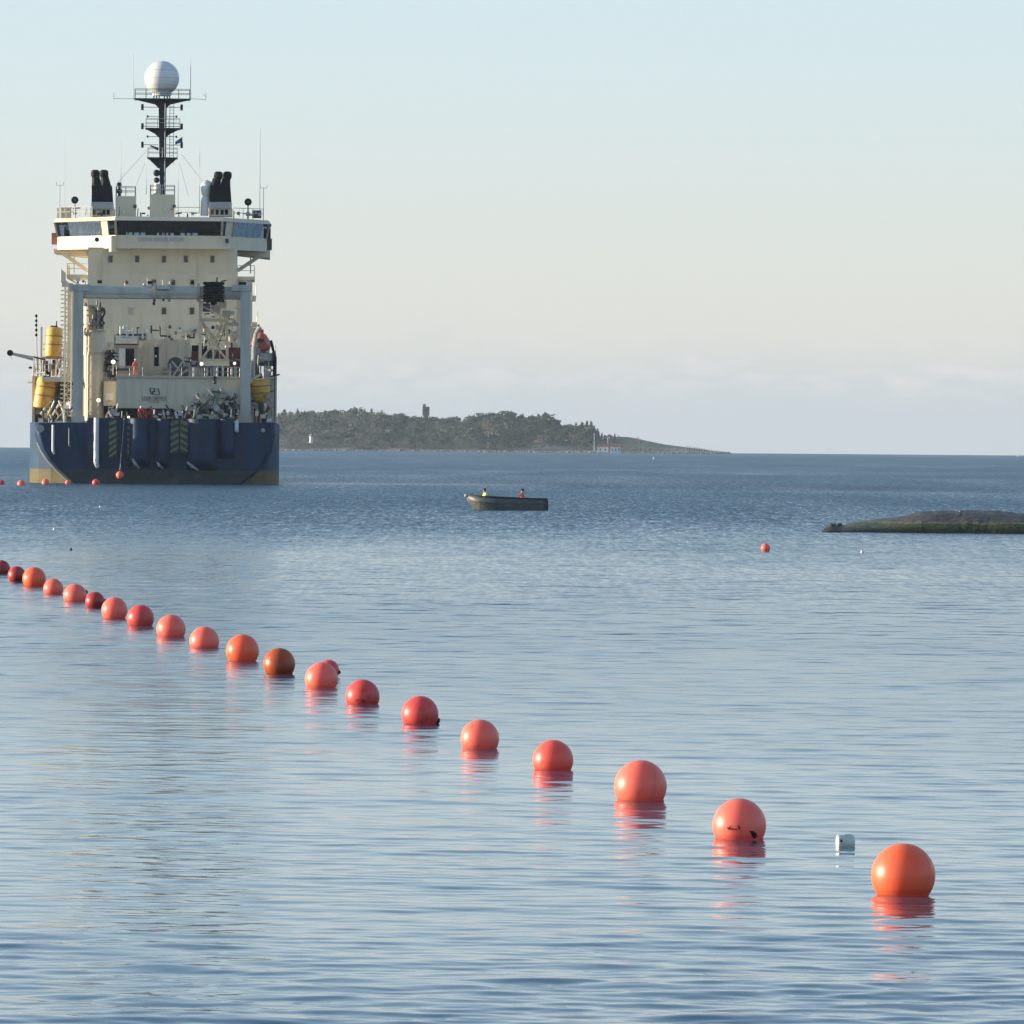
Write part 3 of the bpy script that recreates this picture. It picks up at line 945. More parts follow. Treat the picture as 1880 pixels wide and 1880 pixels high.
# ---- lattice ladder tower beside the port leg
def ladder_tower():
    Y = 4.2
    t = empty('ladder_tower', (0, 0, 0), 0, ship)
    xs = [sX(119, Y), sX(131, Y)]
    zt, zb = sZ(528, Y), sZ(765, Y)
    for x in xs:
        for y in (Y, Y + 1.1):
            mb = MB(); mb.box(x - .07, x + .07, y - .07, y + .07, zb, zt)
            mb.build('post', CREAM, t)
    nst = 30
    for i in range(nst):
        z0 = zb + (zt - zb) * i / nst; z1 = zb + (zt - zb) * (i + 1) / nst
        mb = MB()
        mb.bar((xs[0], Y, z0), (xs[1], Y, z0), .09)
        mb.bar((xs[0], Y, z0) if i % 2 else (xs[1], Y, z0), (xs[1], Y, z1) if i % 2 else (xs[0], Y, z1), .07)
        mb.bar((xs[0], Y, z0), (xs[0], Y + 1.1, z1), .06)
        mb.bar((xs[0] - .25, Y + .3, z0), (xs[0] - .25, Y + .3, z0 + .12), .3)
        mb.bar((xs[1], Y + 1.1, z0), (xs[0], Y + 1.1, z0), .07)
        mb.build('rung_bay', CREAM2, t)
    mb = MB(); mb.box(xs[0] - .3, xs[1] + .1, Y - .1, Y + 1.3, zt, zt + .35)
    mb.build('top_platform', GREYB, t)
ladder_tower()

# ---- pedestal crane inside the port leg
def crane():
    Y = 7.0
    c = empty('deck_crane', (0, 0, 0), 0, ship)
    def cylpx(name, xc, w, y0, y1, m_, Yc=Y, n=20):
        a, b = V(xc, y1, Yc), V(xc, y0, Yc); a.x = b.x = sX(xc, Yc, (y0 + y1) / 2)
        r_ = (sX(xc + w / 2, Yc) - sX(xc - w / 2, Yc)) / 2
        mb = MB(); mb.cyl(a, b, r_, r_, n)
        return mb.build(name, m_, c, smooth=True)
    cylpx('pedestal', 172.5, 37, 650, 772, CREAM)
    cylpx('slew_ring', 172.5, 41, 646, 652, CREAM2)
    cylpx('crane_house', 174, 41, 609, 646, CREAM)
    cylpx('house_flange', 174, 44, 606, 610, CREAM2)
    cylpx('upper_column', 166, 26, 560, 606, CREAM2)
    mb = MB(); pbox(mb, 178, 566, 190, 604, Y - .6, Y + .8)
    mb.build('winch_cover', STEEL, c)
    mb = MB()
    mb.tube([V(183, 570, Y - .7), V(189, 566, Y - .9), V(192, 574, Y - .8), V(187, 582, Y - .7), V(184, 600, Y - .7)], .16, 8)
    mb.build('hydraulic_hose', DARKG, c, smooth=True)
    for py in (575, 590):
        cylpx('column_band', 166, 29, py, py + 2.5, CREAM)
    mb = MB(); 
    for i in range(7):
        a, b = V(158, 612 + i * 24, Y - .75), V(163, 612 + i * 24, Y - .95); b.z = a.z
        mb.bar(a, b, .08)
    a, b = V(158, 610, Y - .78), V(158, 765, Y - .78); a.x = b.x; mb.bar(a, b, .07)
    a, b = V(163, 610, Y - .98), V(163, 765, Y - .98); a.x = b.x; mb.bar(a, b, .07)
    mb.build('pedestal_ladder', CREAM2, c)
    return c
crane()

# ---- lattice frame between the crossbeam and the stern, starboard
def lattice():
    Y = 6.5
    t = empty('lattice_frame', (0, 0, 0), 0, ship)
    def strut(a, b, w=.18, m_=CREAM2, nm='strut', Y0=Y):
        mb = MB(); mb.bar(V(*a, Y0), V(*b, Y0), w); return mb.build(nm, m_, t)
    strut((368, 553), (367.5, 662), .3, CREAM, 'post')
    strut((417, 585), (417, 662), .26, CREAM2, 'post')
    strut((367, 587), (418, 588), .32, CREAM2, 'cross_tie')
    strut((367, 661), (421, 662), .3, CREAM2, 'cross_tie')
    strut((366, 667.5), (421, 668), .42, CREAM, 'cross_tie')
    strut((392, 630), (369, 660)); strut((392, 630), (416, 660)); strut((392, 630), (391.5, 661))
    strut((370, 590), (392, 628)); strut((416, 590), (393, 628)); strut((412, 587), (372, 640), .13); strut((372, 592), (414, 642), .13)
    strut((368, 561), (417, 584), .14); strut((404, 556), (404, 588), .15)
    for (a, b) in (((368, 553), (417, 585)), ((368, 662), (417, 662))):
        mb = MB(); mb.bar(V(*a, Y), V(*a, Y) + Vector((0, 2.4, 0)), .2); mb.build('tie', CREAM2, t)
        mb = MB(); mb.bar(V(*b, Y), V(*b, Y) + Vector((0, 2.4, 0)), .2); mb.build('tie', CREAM2, t)
    for (a, b) in (((370, 590), (393, 655)), ((416, 590), (393, 655)), ((368, 600), (368, 660)), ((417, 600), (417, 660)), ((368, 625), (417, 625)), ((380, 600), (410, 652)), ((408, 600), (377, 652))):
        strut(a, b, .13, STEEL, 'strut', Y + 2.4)
    for (x0, y0, x1, y1, m_) in ((372, 557, 386, 572, DARKG), (388, 560, 402, 575, STEEL), (404, 552, 416, 566, CREAM2), (408, 570, 424, 583, STEEL), (396, 596, 414, 606, GREYB), (416, 592, 438, 598, GREYB)):
        mb = MB(); pbox(mb, x0, y0, x1, y1, Y + .4, Y + 1.8); mb.build('hoist_block', m_, t)
    # cream ventilator cowls beside it
    for px in (424, 436):
        mb = MB()
        a, b = V(px, 638, Y + 1), V(px, 612, Y + 1); a.x = b.x
        mb.lathe(a, [(.62, 0), (.55, .5), (.34, .75), (.34, 1.0), (.45, 1.15), (.3, 1.45), (.05, 1.6)], 14)
        mb.build('ventilator', CREAM, t, smooth=True)
    # hoses hanging under the frame
    for i, px in enumerate((393, 399, 404, 409, 414)):
        mb = MB(); mb.cyl(V(px, 671, Y), V(px, 693, Y - .3), .1, .1, 8); mb.build('hose', [GREYB, WHITE, BLACK, WHITE, BLACK][i], t)
    return t
lattice()
# ---- accommodation block
Y_SUP = 60.0
def railing(parent, pts, h=1.0, step=1.6, m_=None, name='railing', r_=0.035):
    mb = MB()
    for a, b in zip(pts[:-1], pts[1:]):
        a, b = Vector(a), Vector(b)
        n = max(1, int((b - a).length / step))
        for i in range(n + 1):
            p = a.lerp(b, i / n)
            mb.cyl(p, p + Vector((0, 0, h)), r_, r_, 5)
        for k in (0.55, 1.0):
            mb.cyl(a + Vector((0, 0, h * k)), b + Vector((0, 0, h * k)), r_, r_, 5)
    return mb.build(name, m_ or CREAM, parent)

def superstructure():
    Y = Y_SUP
    x0, x1 = sX(161.5, Y, 480), sX(435.5, Y, 480)
    z0, z1 = sZ(700, Y), sZ(455, Y)
    s = empty('superstructure', (0, 0, 0), 0, ship)
    mb = MB()
    mb.box(x0, x1, Y, Y + 22, Z_DECK, z1)
    mb.build('wall', CREAM, s)
    # lower, wider tiers ahead of the working deck
    mb = MB(); mb.box(x0 - 2.0, x1 + 2.0, Y + 1.2, Y + 24, Z_DECK, sZ(600, Y))
    mb.build('wall', CREAM, s)
    # deck edges: thin ledges along the wall
    for py in (456, 499, 547):
        z = sZ(py, Y)
        mb = MB(); mb.box(x0 - .04, x1 + .04, Y - .07, Y, z - .06, z + .06); mb.build('deck_edge', CREAM, s)
    # windows: frame and pane, each its own
    def window(px, py, w=7.5, h=12, pale=False):
        c = V(px, py, Y)
        k = 1 / 17.95
        mbf = MB()
        a, b = w * k / 2, h * k / 2
        t_ = .08
        for (xa, xb, za, zb) in ((-a - t_, a + t_, b, b + t_), (-a - t_, a + t_, -b - t_, -b), (-a - t_, -a, -b, b), (a, a + t_, -b, b)):
            mbf.box(c.x + xa, c.x + xb, Y - .07, Y - .002, c.z + za, c.z + zb)
        f = mbf.build('window', CREAM2, s)
        mbp = MB(); mbp.box(c.x - a, c.x + a, Y - .025, Y - .003, c.z - b, c.z + b)
        mbp.build('pane', GREYB if pale else PANE, f)
    for px, py in ((203, 475.5), (252, 475.5), (301, 475.5), (341, 475.5), (390, 475.5), (301, 571), (352.5, 571)):
        window(px, py)
    window(240, 571, 7, 11, True)
    for px in (283, 318, 353): window(px, 519, 7, 10)
    # vertical pipes, weld lines and small fittings on the wall
    for px, ya, yb, w in ((237, 585, 640, 1.2), (305, 585, 690, 1.0), (362, 460, 520, .7), (186, 470, 560, .8)):
        mb = MB(); pbox(mb, px, ya, px + w, yb, Y - .12, Y - .003); mb.build('wall_pipe', CREAM, s)
    for px, py, w, h, m_ in ((270, 607, 5, 7, WHITE), (258, 616, 10, 3, WHITE), (330, 607, 9, 4, WHITE), (296, 600, 3, 5, WHITE), (221, 605, 3, 12, WHITE), (296, 448, 3.5, 4, BLACK), (311, 618, 4, 4, BLACK), (345, 616, 8, 6, DARKG), (357, 607, 9, 10, GREYB), (232, 621, 14, 3, DARKG), (262, 622, 18, 3.4, DARKG)):
        mb = MB(); pbox(mb, px - w / 2, py - h / 2, px + w / 2, py + h / 2, Y - .5, Y - .003); mb.build('wall_fitting', m_, s)
    # side platforms
    for (xa, xb, py, sgn) in ((122, 161, 502, -1), (436, 468, 503, 1)):
        mb = MB()
        za = sZ(py + 9, Y); zb = sZ(py + 3, Y)
        mb.box(sX(xa, Y, py), sX(xb, Y, py), Y + .5, Y + 12, za, zb)
        pl = mb.build('side_platform', CREAM, s)
        xe = sX(xa if sgn < 0 else xb, Y, py) - sgn * .05
        xi = sX(xb if sgn < 0 else xa, Y, py)
        railing(pl, [(xi, Y + .55, zb), (xe, Y + .55, zb), (xe, Y + 11.5, zb)], 1.1, 1.2)
        mb = MB()
        mb.bar((xi, Y + 3, sZ(py + 30, Y)), (xe, Y + 3, za), .16)
        mb.build('platform_brace', CREAM, pl)
    # lower decks stepping out at the sides, with rails (seen past the gantry legs)
    for (xa, xb, py, Yo) in ((462, 470, 541, 40), (462, 472, 590, 40), (112, 121, 516, 40)):
        mb = MB(); mb.box(sX(xa, Yo, py), sX(xb, Yo, py), Yo, Yo + 20, sZ(py + 4, Yo), sZ(py, Yo))
        p_ = mb.build('side_platform', CREAM, s)
        xe = sX(xb if xa > 300 else xa, Yo, py)
        railing(p_, [(xe, Yo, sZ(py, Yo)), (xe, Yo + 18, sZ(py, Yo))], 1.1, 1.5)
    mb = MB(); mb.box(sX(434, Y + 1), sX(463, Y + 1), Y + 1, Y + 20, Z_DECK, sZ(512, Y + 1)); mb.build('wall', CREAM, s)
    mb = MB(); mb.box(sX(124, Y + 1), sX(163, Y + 1), Y + 1, Y + 20, Z_DECK, sZ(528, Y + 1)); mb.build('wall', CREAM, s)
    return s
superstructure()

# ---- wheelhouse: middle face farthest aft, the wings swept forward
def bridge():
    b = empty('wheelhouse', (0, 0, 0), 0, ship)
    Yc, Yw, Yf = 57.6, 66.5, 75.0
    cl, cr = sX(213, Yc, 430), sX(407, Yc, 430)
    wl, wr = sX(105.5, Yw, 440), sX(489.5, Yw, 445)
    zu = sZ(456, Yc)          # underside
    zs = sZ(432, Yc)          # sill
    zh = sZ(405.5, Yc)        # window head
    zr = sZ(398, Yc)          # roof
    lean = 0.42               # the windows lean outwards towards the top
    def out(d, zf=0.0):
        return [(wl - d * .7, Yw - d * .3), (sX(187, Yc + 1.2, 430) - d * .5, Yc + 2.6 - d), (cl - d * .2, Yc - d), (cr + d * .2, Yc - d),
                (sX(425, Yc + 1.2, 430) + d * .5, Yc + 2.6 - d), (wr + d * .7, Yw - d * .3), (wr + d * .7, Yf + d), (wl - d * .7, Yf + d)]
    # parapet below the windows, hollow floor on top
    mb = MB(); mb.plan(out(0), zu, zs)
    par = mb.build('parapet', CREAM, b)
    mb = MB(); mb.plan(out(lean + .28), zh, zr, 0, out(lean - .15))
    roof = mb.build('roof', CREAM, b)
    o0, o1 = out(-.05), out(lean - .05)
    def pane(a0, a1, b0, b1, name='pane', m_=GLASS, parent=b):
        mbp = MB(); mbp.add([(*a0, zs), (*b0, zs), (*b1, zh), (*a1, zh)], [(0, 1, 2, 3)])
        return mbp.build(name, m_, parent)
    def lerp2(p, q, t): return (p[0] + (q[0] - p[0]) * t, p[1] + (q[1] - p[1]) * t)
    nseg = {0: 7, 1: 2, 2: 9, 3: 2, 4: 6, 5: 4, 6: 18, 7: 4}
    for k in range(8):
        p0, q0, p1, q1 = o0[k], o0[(k + 1) % 8], o1[k], o1[(k + 1) % 8]
        n = nseg[k]
        for i in range(n):
            t0, t1 = i / n, (i + 1) / n
            pane(lerp2(p0, q0, t0), lerp2(p1, q1, t0), lerp2(p0, q0, t1), lerp2(p1, q1, t1))
        for i in range(n + 1):
            t_ = i / n
            thick = .24 if i in (0, n) else .07
            a, c = lerp2(p0, q0, t_), lerp2(p1, q1, t_)
            mb = MB(); mb.bar((*a, zs - .01), (*c, zh + .01), thick, thick)
            mb.build('mullion', CREAM if k not in (2,) or i in (0, n) else MASTC, b)
    # solid panels left and right of the middle windows
    for k in (1, 3):
        p0, q0, p1, q1 = o0[k], o0[k + 1], o1[k], o1[k + 1]
        if k == 1: ta, tb = 0.0, .45
        else: ta, tb = .35, 1.0
        mb = MB()
        A, B, C_, D = lerp2(p0, q0, ta), lerp2(p0, q0, tb), lerp2(p1, q1, tb), lerp2(p1, q1, ta)
        off = (0, -.08)
        mb.add([(A[0], A[1] - .1, zs), (B[0], B[1] - .1, zs), (C_[0], C_[1] - .1, zh), (D[0], D[1] - .1, zh),
                (A[0], A[1] - .03, zs), (B[0], B[1] - .03, zs), (C_[0], C_[1] - .03, zh), (D[0], D[1] - .03, zh)],
               [(0, 1, 2, 3), (4, 7, 6, 5), (0, 4, 5, 1), (1, 5, 6, 2), (2, 6, 7, 3), (3, 7, 4, 0)])
        mb.build('window_panel', CREAM, b)
    # inside: consoles and ceiling that block most of the view through
    inner = mat('wheelhouse_interior', (0.02, 0.05, 0.085), 0.7)
    mb = MB(); mb.plan(out(-1.2), sZ(419, Yc), zh - .03)
    mb.build('headlining', inner, b)
    for (xa, xb) in ((118, 231), (243, 246), (256, 258), (267, 288), (292, 297), (302, 305), (309, 313), (319, 331), (339, 342), (350, 353), (364, 445), (452, 456), (470, 474), (484, 497)):
        mb = MB(); mb.box(sX(xa, 70, 425), sX(xb, 70, 425), 70, 71.5, zs, zh - .3)
        mb.build('console', inner, b)
    # vents and fittings on the parapet
    for (xa, xb) in ((254, 280), (283, 309), (312, 338)):
        mb = MB(); pbox(mb, xa, 436, xb, 443.5, Yc - .05, Yc + .02); mb.build('vent_grille', GREYB, b)
    mb = MB(); pbox(mb, 411, 438, 420, 446, Yc + 1.0, Yc + 1.6); mb.build('speaker_box', DARKG, b)
    c = V(178, 440, Yc + 1.0)
    mb = MB(); mb.lathe(c, [(.05, 0), (.24, .06), (.24, .35), (.1, .45)], 12, 0, Matrix.Rotation(math.pi / 2, 3, 'X')); mb.build('horn', BLACK, b, smooth=True)
    mb = MB(); mb.cyl(V(207, 462, Yc - .1), V(207, 433, Yc - .1), .38, .38, 12); mb.build('corner_pipe', CREAM, b, smooth=True)
    # wing tip boxes with the side lights
    mb = MB(); mb.box(wl - .62, wl - .02, Yw + .6, Yw + 4, sZ(449, Yw), sZ(429, Yw))
    mb.build('side_light_box', mat('faded_red_paint', (0.45, 0.17, 0.10), 0.6, var=.1), b)
    mb = MB(); mb.box(wr + .02, wr + .55, Yw + .6, Yw + 4, sZ(456, Yw), sZ(436, Yw))
    mb.build('side_light_box', mat('dark_green_paint', (0.06, 0.07, 0.06), 0.6, var=.1), b)
    # underside beams and braces of the wings
    for (xo, yo, xi, yi, s_) in ((99, 457, 161, 497, -1), (496, 460, 436, 497, 1)):
        for Yb in (Yw + .6, Yw + 7):
            mb = MB()
            mb.bar(V(xo, yo + 2, Yb), V(xi, yo + 6, Yb), .3)
            mb.bar(V(xo + s_ * -13, yo + 6, Yb), V(xi, yi, Yb), .38)
            mb.bar(V((xo * .4 + xi * .6), yo + 6, Yb), V(xo * .4 + xi * .6, yi + 5, Yb), .12)
            mb.build('wing_brace', CREAM, b)
        mb = MB()
        xa, xb = sorted((sX(xo, Yw, 460), sX(xi, Yw, 460)))
        mb.add([(xa, Yw + .3, zu - .03), (xb, Yw + .3, zu - .03), (xb, Yf, zu - .03), (xa, Yf, zu - .03), (xa, Yw + .3, zu - .3), (xb, Yw + .3, zu - .65), (xb, Yf, zu - .65), (xa, Yf, zu - .3)],
               [(0, 1, 2, 3), (4, 7, 6, 5), (0, 4, 5, 1), (1, 5, 6, 2), (2, 6, 7, 3), (3, 7, 4, 0)])
        mb.build('wing_underside', CREAM, b)
    return b, zr
bridge_o, Z_ROOF = bridge()

# ---- everything on the roof
def funnel(xl, xr, ytop, y0, lean):
    Y = 63.5
    f = empty('funnel', (0, 0, 0), 0, ship)
    mb = MB(); mb.prism([sp(xl, 383, Y), sp(xr, 383, Y), sp(xr - .5, 371, Y), sp(xl + .5, 371, Y)], Y, Y + 3.4)
    mb.build('pale_band', LILAC, f)
    mb = MB(); mb.prism([sp(xl + 1, 371.2, Y), sp(xr - 1, 371.2, Y), sp(xr - 3, 341, Y), sp(xl + 1.5, 340, Y)], Y + .1, Y + 3.3)
    mb.build('casing', BLACK, f)
    for i in range(4):
        mb = MB(); pbox(mb, xl + 3, 372.5 + i * 2.7, xr - 3, 374 + i * 2.7, Y - .06, Y - .005); mb.build('louvre', GREYB, f)
    for k, (xb, xt) in enumerate(((xl + 11, xl + lean[0]), (xr - 13, xl + lean[1]))):
        mb = MB()
        pts = [V(xb, 346, Y + 1.2 + k * .8), V(xb * .45 + xt * .55, 328, Y + 1.2 + k * .8), V(xt, ytop + 8, Y + 1.2 + k * .8)]
        mb.tube(pts, [.56, .42, .36], 12)
        top = pts[-1]
        mb.lathe(top - Vector((0, 0, .15)), [(.30, -.3), (.42, -.1), (.46, .15), (.42, .42), (.25, .55)], 14)
        mb.build('exhaust_pipe', BLACK, f, smooth=True)
    # base with dark inlets
    mb = MB(); pbox(mb, xl - 1, 382.8, xr + 2, 397, Y + .3, Y + 3.6); mb.build('base', CREAM, f)
    for px in (xl + 3, xl + 12, xl + 21, xl + 29):
        mb = MB(); pbox(mb, px, 385, px + 5.5, 394, Y + .22, Y + .295); mb.build('inlet', RUST if px < xl + 5 else BLACK, f)
    return f
funnel(167, 208, 311, 0, (8, 24))
funnel(384, 426, 314, 0, (17, 33.5))

def roof_gear():
    Y = 64.0
    # housings
    for (xa, xb, ya, m_) in ((212, 249, 360, CREAM), (275, 321, 357, CREAM)):
        h = empty('roof_house', (0, 0, 0), 0, ship)
        mb = MB(); pbox(mb, xa, ya, xb, 398.5, Y, Y + 4); mb.build('wall', m_, h)
        z = sZ(ya, Y); x0, x1 = sX(xa, Y, ya) + .05, sX(xb, Y, ya) - .05
        railing(h, [(x0, Y + .1, z), (x1, Y + .1, z), (x1, Y + 3.9, z), (x0, Y + 3.9, z), (x0, Y + .1, z)], .95, .9, GREYB)
        mb = MB(); pbox(mb, xb - 4, 376, xb + 2, 382, Y - .2, Y - .01); mb.build('light_fitting', DARKG, h)
    mb = MB(); mb.lathe(V(219, 361, Y + 1), [(.2, 0), (.12, .3), (.3, .4), (.28, .75), (.12, .8), (.12, 1.05), (.25, 1.1), (.2, 1.45)], 10); mb.build('small_radar', MASTC, ship, smooth=True)
    # small radome
    c = V(379, 396, Y + 1)
    mb = MB(); mb.lathe(c, [(.62, 0), (.58, 1.5), (.42, 2.0), (.56, 2.3), (.62, 2.8), (.58, 3.2), (.4, 3.5), (.12, 3.62)], 18)
    mb.build('satellite_dome', WHITE, ship, smooth=True)
    # roof rails
    z = Z_ROOF
    Yw = 64.4
    xs = [sX(p, Yw, 397) for p in (105, 170, 322, 360, 384, 428, 483)]
    railing(ship, [(xs[0], Yw + 6, z), (xs[0], Yw + .2, z), (xs[1], Yw - 2.5, z)], 1.1, 1.1)
    railing(ship, [(xs[2], 61.5, z), (xs[4], 61.5, z)], 1.1, 1.0)
    railing(ship, [(xs[5], 62, z), (xs[6], Yw + .2, z), (xs[6], Yw + 6, z)], 1.1, 1.1)
    mb = MB(); pbox(mb, 112, 381, 128, 400, 66, 67.5); mb.build('roof_box', CREAM, ship)
    mb = MB(); pbox(mb, 463, 386, 480, 400, 66, 67.5); mb.build('roof_box', DARKG, ship)
    # searchlights on posts
    for px, py in ((137.5, 367.5), (455.5, 371)):
        s = empty('searchlight', (0, 0, 0), 0, ship)
        c = V(px, py, Y)
        mb = MB(); mb.lathe(c, [(.2, -.1), (.36, 0), (.38, .3), (.3, .42)], 16, 0, Matrix.Rotation(math.pi / 2, 3, 'X')); mb.build('drum', BLACK, s, smooth=True)
        mb = MB(); mb.lathe(c + Vector((0, -.425, 0)), [(.16, 0), (.17, .01)], 14, 0, Matrix.Rotation(math.pi / 2, 3, 'X')); mb.build('lens', DARKG, s)
        mb = MB(); mb.cyl(c - Vector((0, 0, .3)), Vector((c.x, c.y, Z_ROOF)), .07, .1, 8); mb.lathe(Vector((c.x, c.y, Z_ROOF + .35)), [(.2, 0), (.24, .3), (.12, .45)], 10); mb.build('post', GREYB, s)
    # whip aerials
    for px, ya, yb in ((118.5, 245, 392), (222, 255, 362), (366, 262, 392), (477, 238, 392), (268.5, 300, 357), (327, 300, 392), (145, 385, 398), (160, 380, 398), (440, 384, 398)):
        a, b_ = V(px, yb, Y + .6), V(px, ya, Y + .6); b_.x = a.x
        mb = MB(); mb.tube([a, a.lerp(b_, .35), b_], [.035, .025, .012], 5); mb.build('whip_aerial', GREYB, ship)
    # wind sensors: small T frames at both roof corners
    for px, py in ((110, 340), (484, 345)):
        c = V(px, py, Y); mb = MB()
        mb.cyl(Vector((c.x, c.y, Z_ROOF)), c, .03, .03, 6); mb.bar(c + Vector((-.35, 0, 0)), c + Vector((.35, 0, 0)), .04)
        mb.bar(c + Vector((-.35, 0, 0)), c + Vector((-.35, 0, .35)), .04); mb.bar(c + Vector((.35, 0, 0)), c + Vector((.35, 0, .35)), .04)
        mb.build('wind_sensor', GREYB, ship)
roof_gear()

def mast():
    Y = 66.0
    m = empty('mast', (0, 0, 0), 0, ship)
    def z(py): return sZ(py, Y, 297)
    xc = sX(298, Y, 270)
    mb = MB()
    w0, w1 = .36, .42
    mb.add([(xc - w0 + .15, Y - .35, z(358)), (xc + w0, Y - .35, z(358)), (xc + w0, Y + .5, z(358)), (xc - w0 + .15, Y + .5, z(358)),
            (xc - w1, Y - .35, z(186)), (xc + w1, Y - .35, z(186)), (xc + w1, Y + .5, z(186)), (xc - w1, Y + .5, z(186))],
           [(0, 3, 2, 1), (4, 5, 6, 7), (0, 1, 5, 4), (1, 2, 6, 5), (2, 3, 7, 6), (3, 0, 4, 7)])
    mb.build('pole', MASTC, m)
    mb = MB(); mb.cyl((xc - .45, Y - .2, z(357)), (xc - .45, Y - .2, z(338)), .42, .36, 14); mb.build('mast_foot', CREAM, m, smooth=True)
    mb = MB(); mb.cyl((xc + .28, Y - .62, z(356)), (xc + .28, Y - .62, z(190)), .05, .05, 6); mb.build('cable_trunk', GREYB, m)
    # platforms: trays carried on flared brackets, with rails
    for (py, xa, xb, bot) in ((182, 247, 349, 194), (236, 267, 331, 248), (290, 270.5, 326, 305)):
        x0, x1 = sX(xa, Y, py), sX(xb, Y, py)
        mb = MB(); mb.plan([(x0, Y - 1.2), (x1, Y - 1.2), (x1, Y + 1.6), (x0, Y + 1.6)], z(py + 1.5), z(py - .5))
        p_ = mb.build('platform', MASTC, m)
        mb = MB()
        mb.prism([(x0 + .1, z(py + 1.6)), (x1 - .1, z(py + 1.6)), (xc + .75, z(bot - 2)), (xc + .42, z(bot + 4)), (xc - .42, z(bot + 4)), (xc - .75, z(bot - 2))], Y - .15, Y + .25)
        mb.build('bracket', MASTC, p_)
        zz = z(py - .5)
        railing(p_, [(x0 + .05, Y - 1.15, zz), (x1 - .05, Y - 1.15, zz), (x1 - .05, Y + 1.5, zz), (x0 + .05, Y + 1.5, zz), (x0 + .05, Y - 1.15, zz)], .95, 1.0, MASTC if py < 200 else GREYB, 'railing', .028)
    # radar scanners and lamps on short arms
    for py, sd, ln in ((197, -1, 1), (197, 1, 1), (232, -1, 1), (232, 1, 1), (266, -1, 1), (266, 1, 1)):
        xe = sX(261.5 if sd < 0 else 333.5, Y, py)
        mb = MB(); mb.bar((xc + sd * .4, Y, z(py)), (xe, Y, z(py)), .06); mb.box(xe - .13, xe + .13, Y - .13, Y + .13, z(py + 5.5), z(py - 5.5)); mb.build('lamp_arm', MASTC, m)
    for py in (214, 251):
        mb = MB(); mb.bar((sX(271, Y, py), Y - .1, z(py)), (sX(324, Y, py), Y - .1, z(py)), .05); mb.build('yard', MASTC, m)
        for px in (271, 324):
            mb = MB(); mb.box(sX(px, Y, py) - .09, sX(px, Y, py) + .09, Y - .2, Y, z(py + 2), z(py - 2)); mb.build('mast_lamp', MASTC, m)
    mb = MB(); mb.prism([(xc - .4, z(271)), (sX(276, Y, 268), z(267)), (sX(276, Y, 268), z(269)), (xc - .4, z(277))], Y - .4, Y + .2); mb.build('radar_scanner', MASTC, m)
    for py, r_ in ((318, .36), (331, .3)):
        mb = MB(); mb.ball((xc - .55, Y - .3, z(py)), r_, 12, 8); mb.build('horn', MASTC, m, smooth=True)
    # flag
    mb = MB()
    g = []
    for i in range(6):
        for j in range(5):
            u, v = i / 5, j / 4
            px = 335 - u * 13; py = 251 + v * 10 + u * 9 * (1 - v * .5)
            p = V(px, py, Y - .3 + .12 * math.sin(u * 7))
            g.append(p)
    mb.add(g, [(i * 5 + j, i * 5 + j + 1, (i + 1) * 5 + j + 1, (i + 1) * 5 + j) for i in range(5) for j in range(4)])
    fl = mb.build('flag', mat('flag_cloth', (0.10, 0.16, 0.26), 0.8), m)
    sm = fl.modifiers.new('thickness', 'SOLIDIFY'); sm.thickness = .02
    # ladder up the starboard side
    mb = MB(); xa, xb = xc + .75, xc + 1.15
    mb.bar((xa, Y - .4, z(300)), (xa, Y - .4, z(188)), .05); mb.bar((xb, Y - .4, z(300)), (xb, Y - .4, z(188)), .05)
    for i in range(18):
        zz = z(298 - i * 6); mb.bar((xa, Y - .4, zz), (xb, Y - .4, zz), .035)
    mb.build('mast_ladder', MASTC, m)
    # side aerials: horizontal booms at the top platform with whips
    for px, pe, sd in ((247, 209, -1), (349, 378, 1)):
        mb = MB(); mb.bar(V(px, 181, Y), V(pe, 181 if sd < 0 else 183, Y), .045)
        mb.bar(V(pe, 183, Y), V(pe, 170, Y), .04)
        if sd > 0: mb.bar(V(pe - 6, 172, Y), V(pe, 178, Y), .04)
        mb.build('boom', GREYB, m)
    for px, ya in ((244.5, 96), (350, 97)):
        a, b_ = V(px, 184, Y), V(px, ya, Y)
        mb = MB(); mb.tube([a, a.lerp(b_, .4), b_], [.045, .035, .02], 5); mb.build('whip_aerial', GREYB, m)
    for a, b_ in (((268, 278), (212, 340)), ((266, 300), (248, 345)), ((333, 283), (374, 335)), ((330, 300), (346, 360))):
        mb = MB(); mb.cyl(V(*a, Y), V(*b_, 64.5), .018, .018, 4); mb.build('stay', GREYB, m)
    # radome
    r = (sX(329, Y, 143) - sX(265.3, Y, 143)) / 2
    c = V(297.3, 143.5, Y + .4)
    mb = MB()
    k = 26
    prof = [(max(r * math.sin(math.pi * i / k), .01), -r * math.cos(math.pi * i / k)) for i in range(k + 1)]
    prof = [(.95, -r * 1.02)] + [p for p in prof if p[1] > -r * .84]
    mb.lathe(c, prof, 36)
    ra = mb.build('radome', mat('radome_white', (0.80, 0.79, 0.76), 0.35, var=.02), ship, smooth=True)
    for ez in (-.42, .0, .45):
        rr = math.sqrt(1 - ez * ez) * r * 1.002
        mb = MB(); mb.lathe(c + Vector((0, 0, ez * r)), [(rr, -.02), (rr + .004, 0), (rr, .02)], 36); mb.build('seam', GREYB, ra, smooth=True)
    mb = MB()
    for i in range(6):
        t = i * math.pi / 3 + .2
        mb.cyl(c + Vector((.8 * math.cos(t), .8 * math.sin(t), -r * 1.02)), c + Vector((.9 * math.cos(t), .9 * math.sin(t), -r * 1.02 - .62)), .06, .06, 6)
    mb.build('radome_stand', MASTC, ra)
mast()
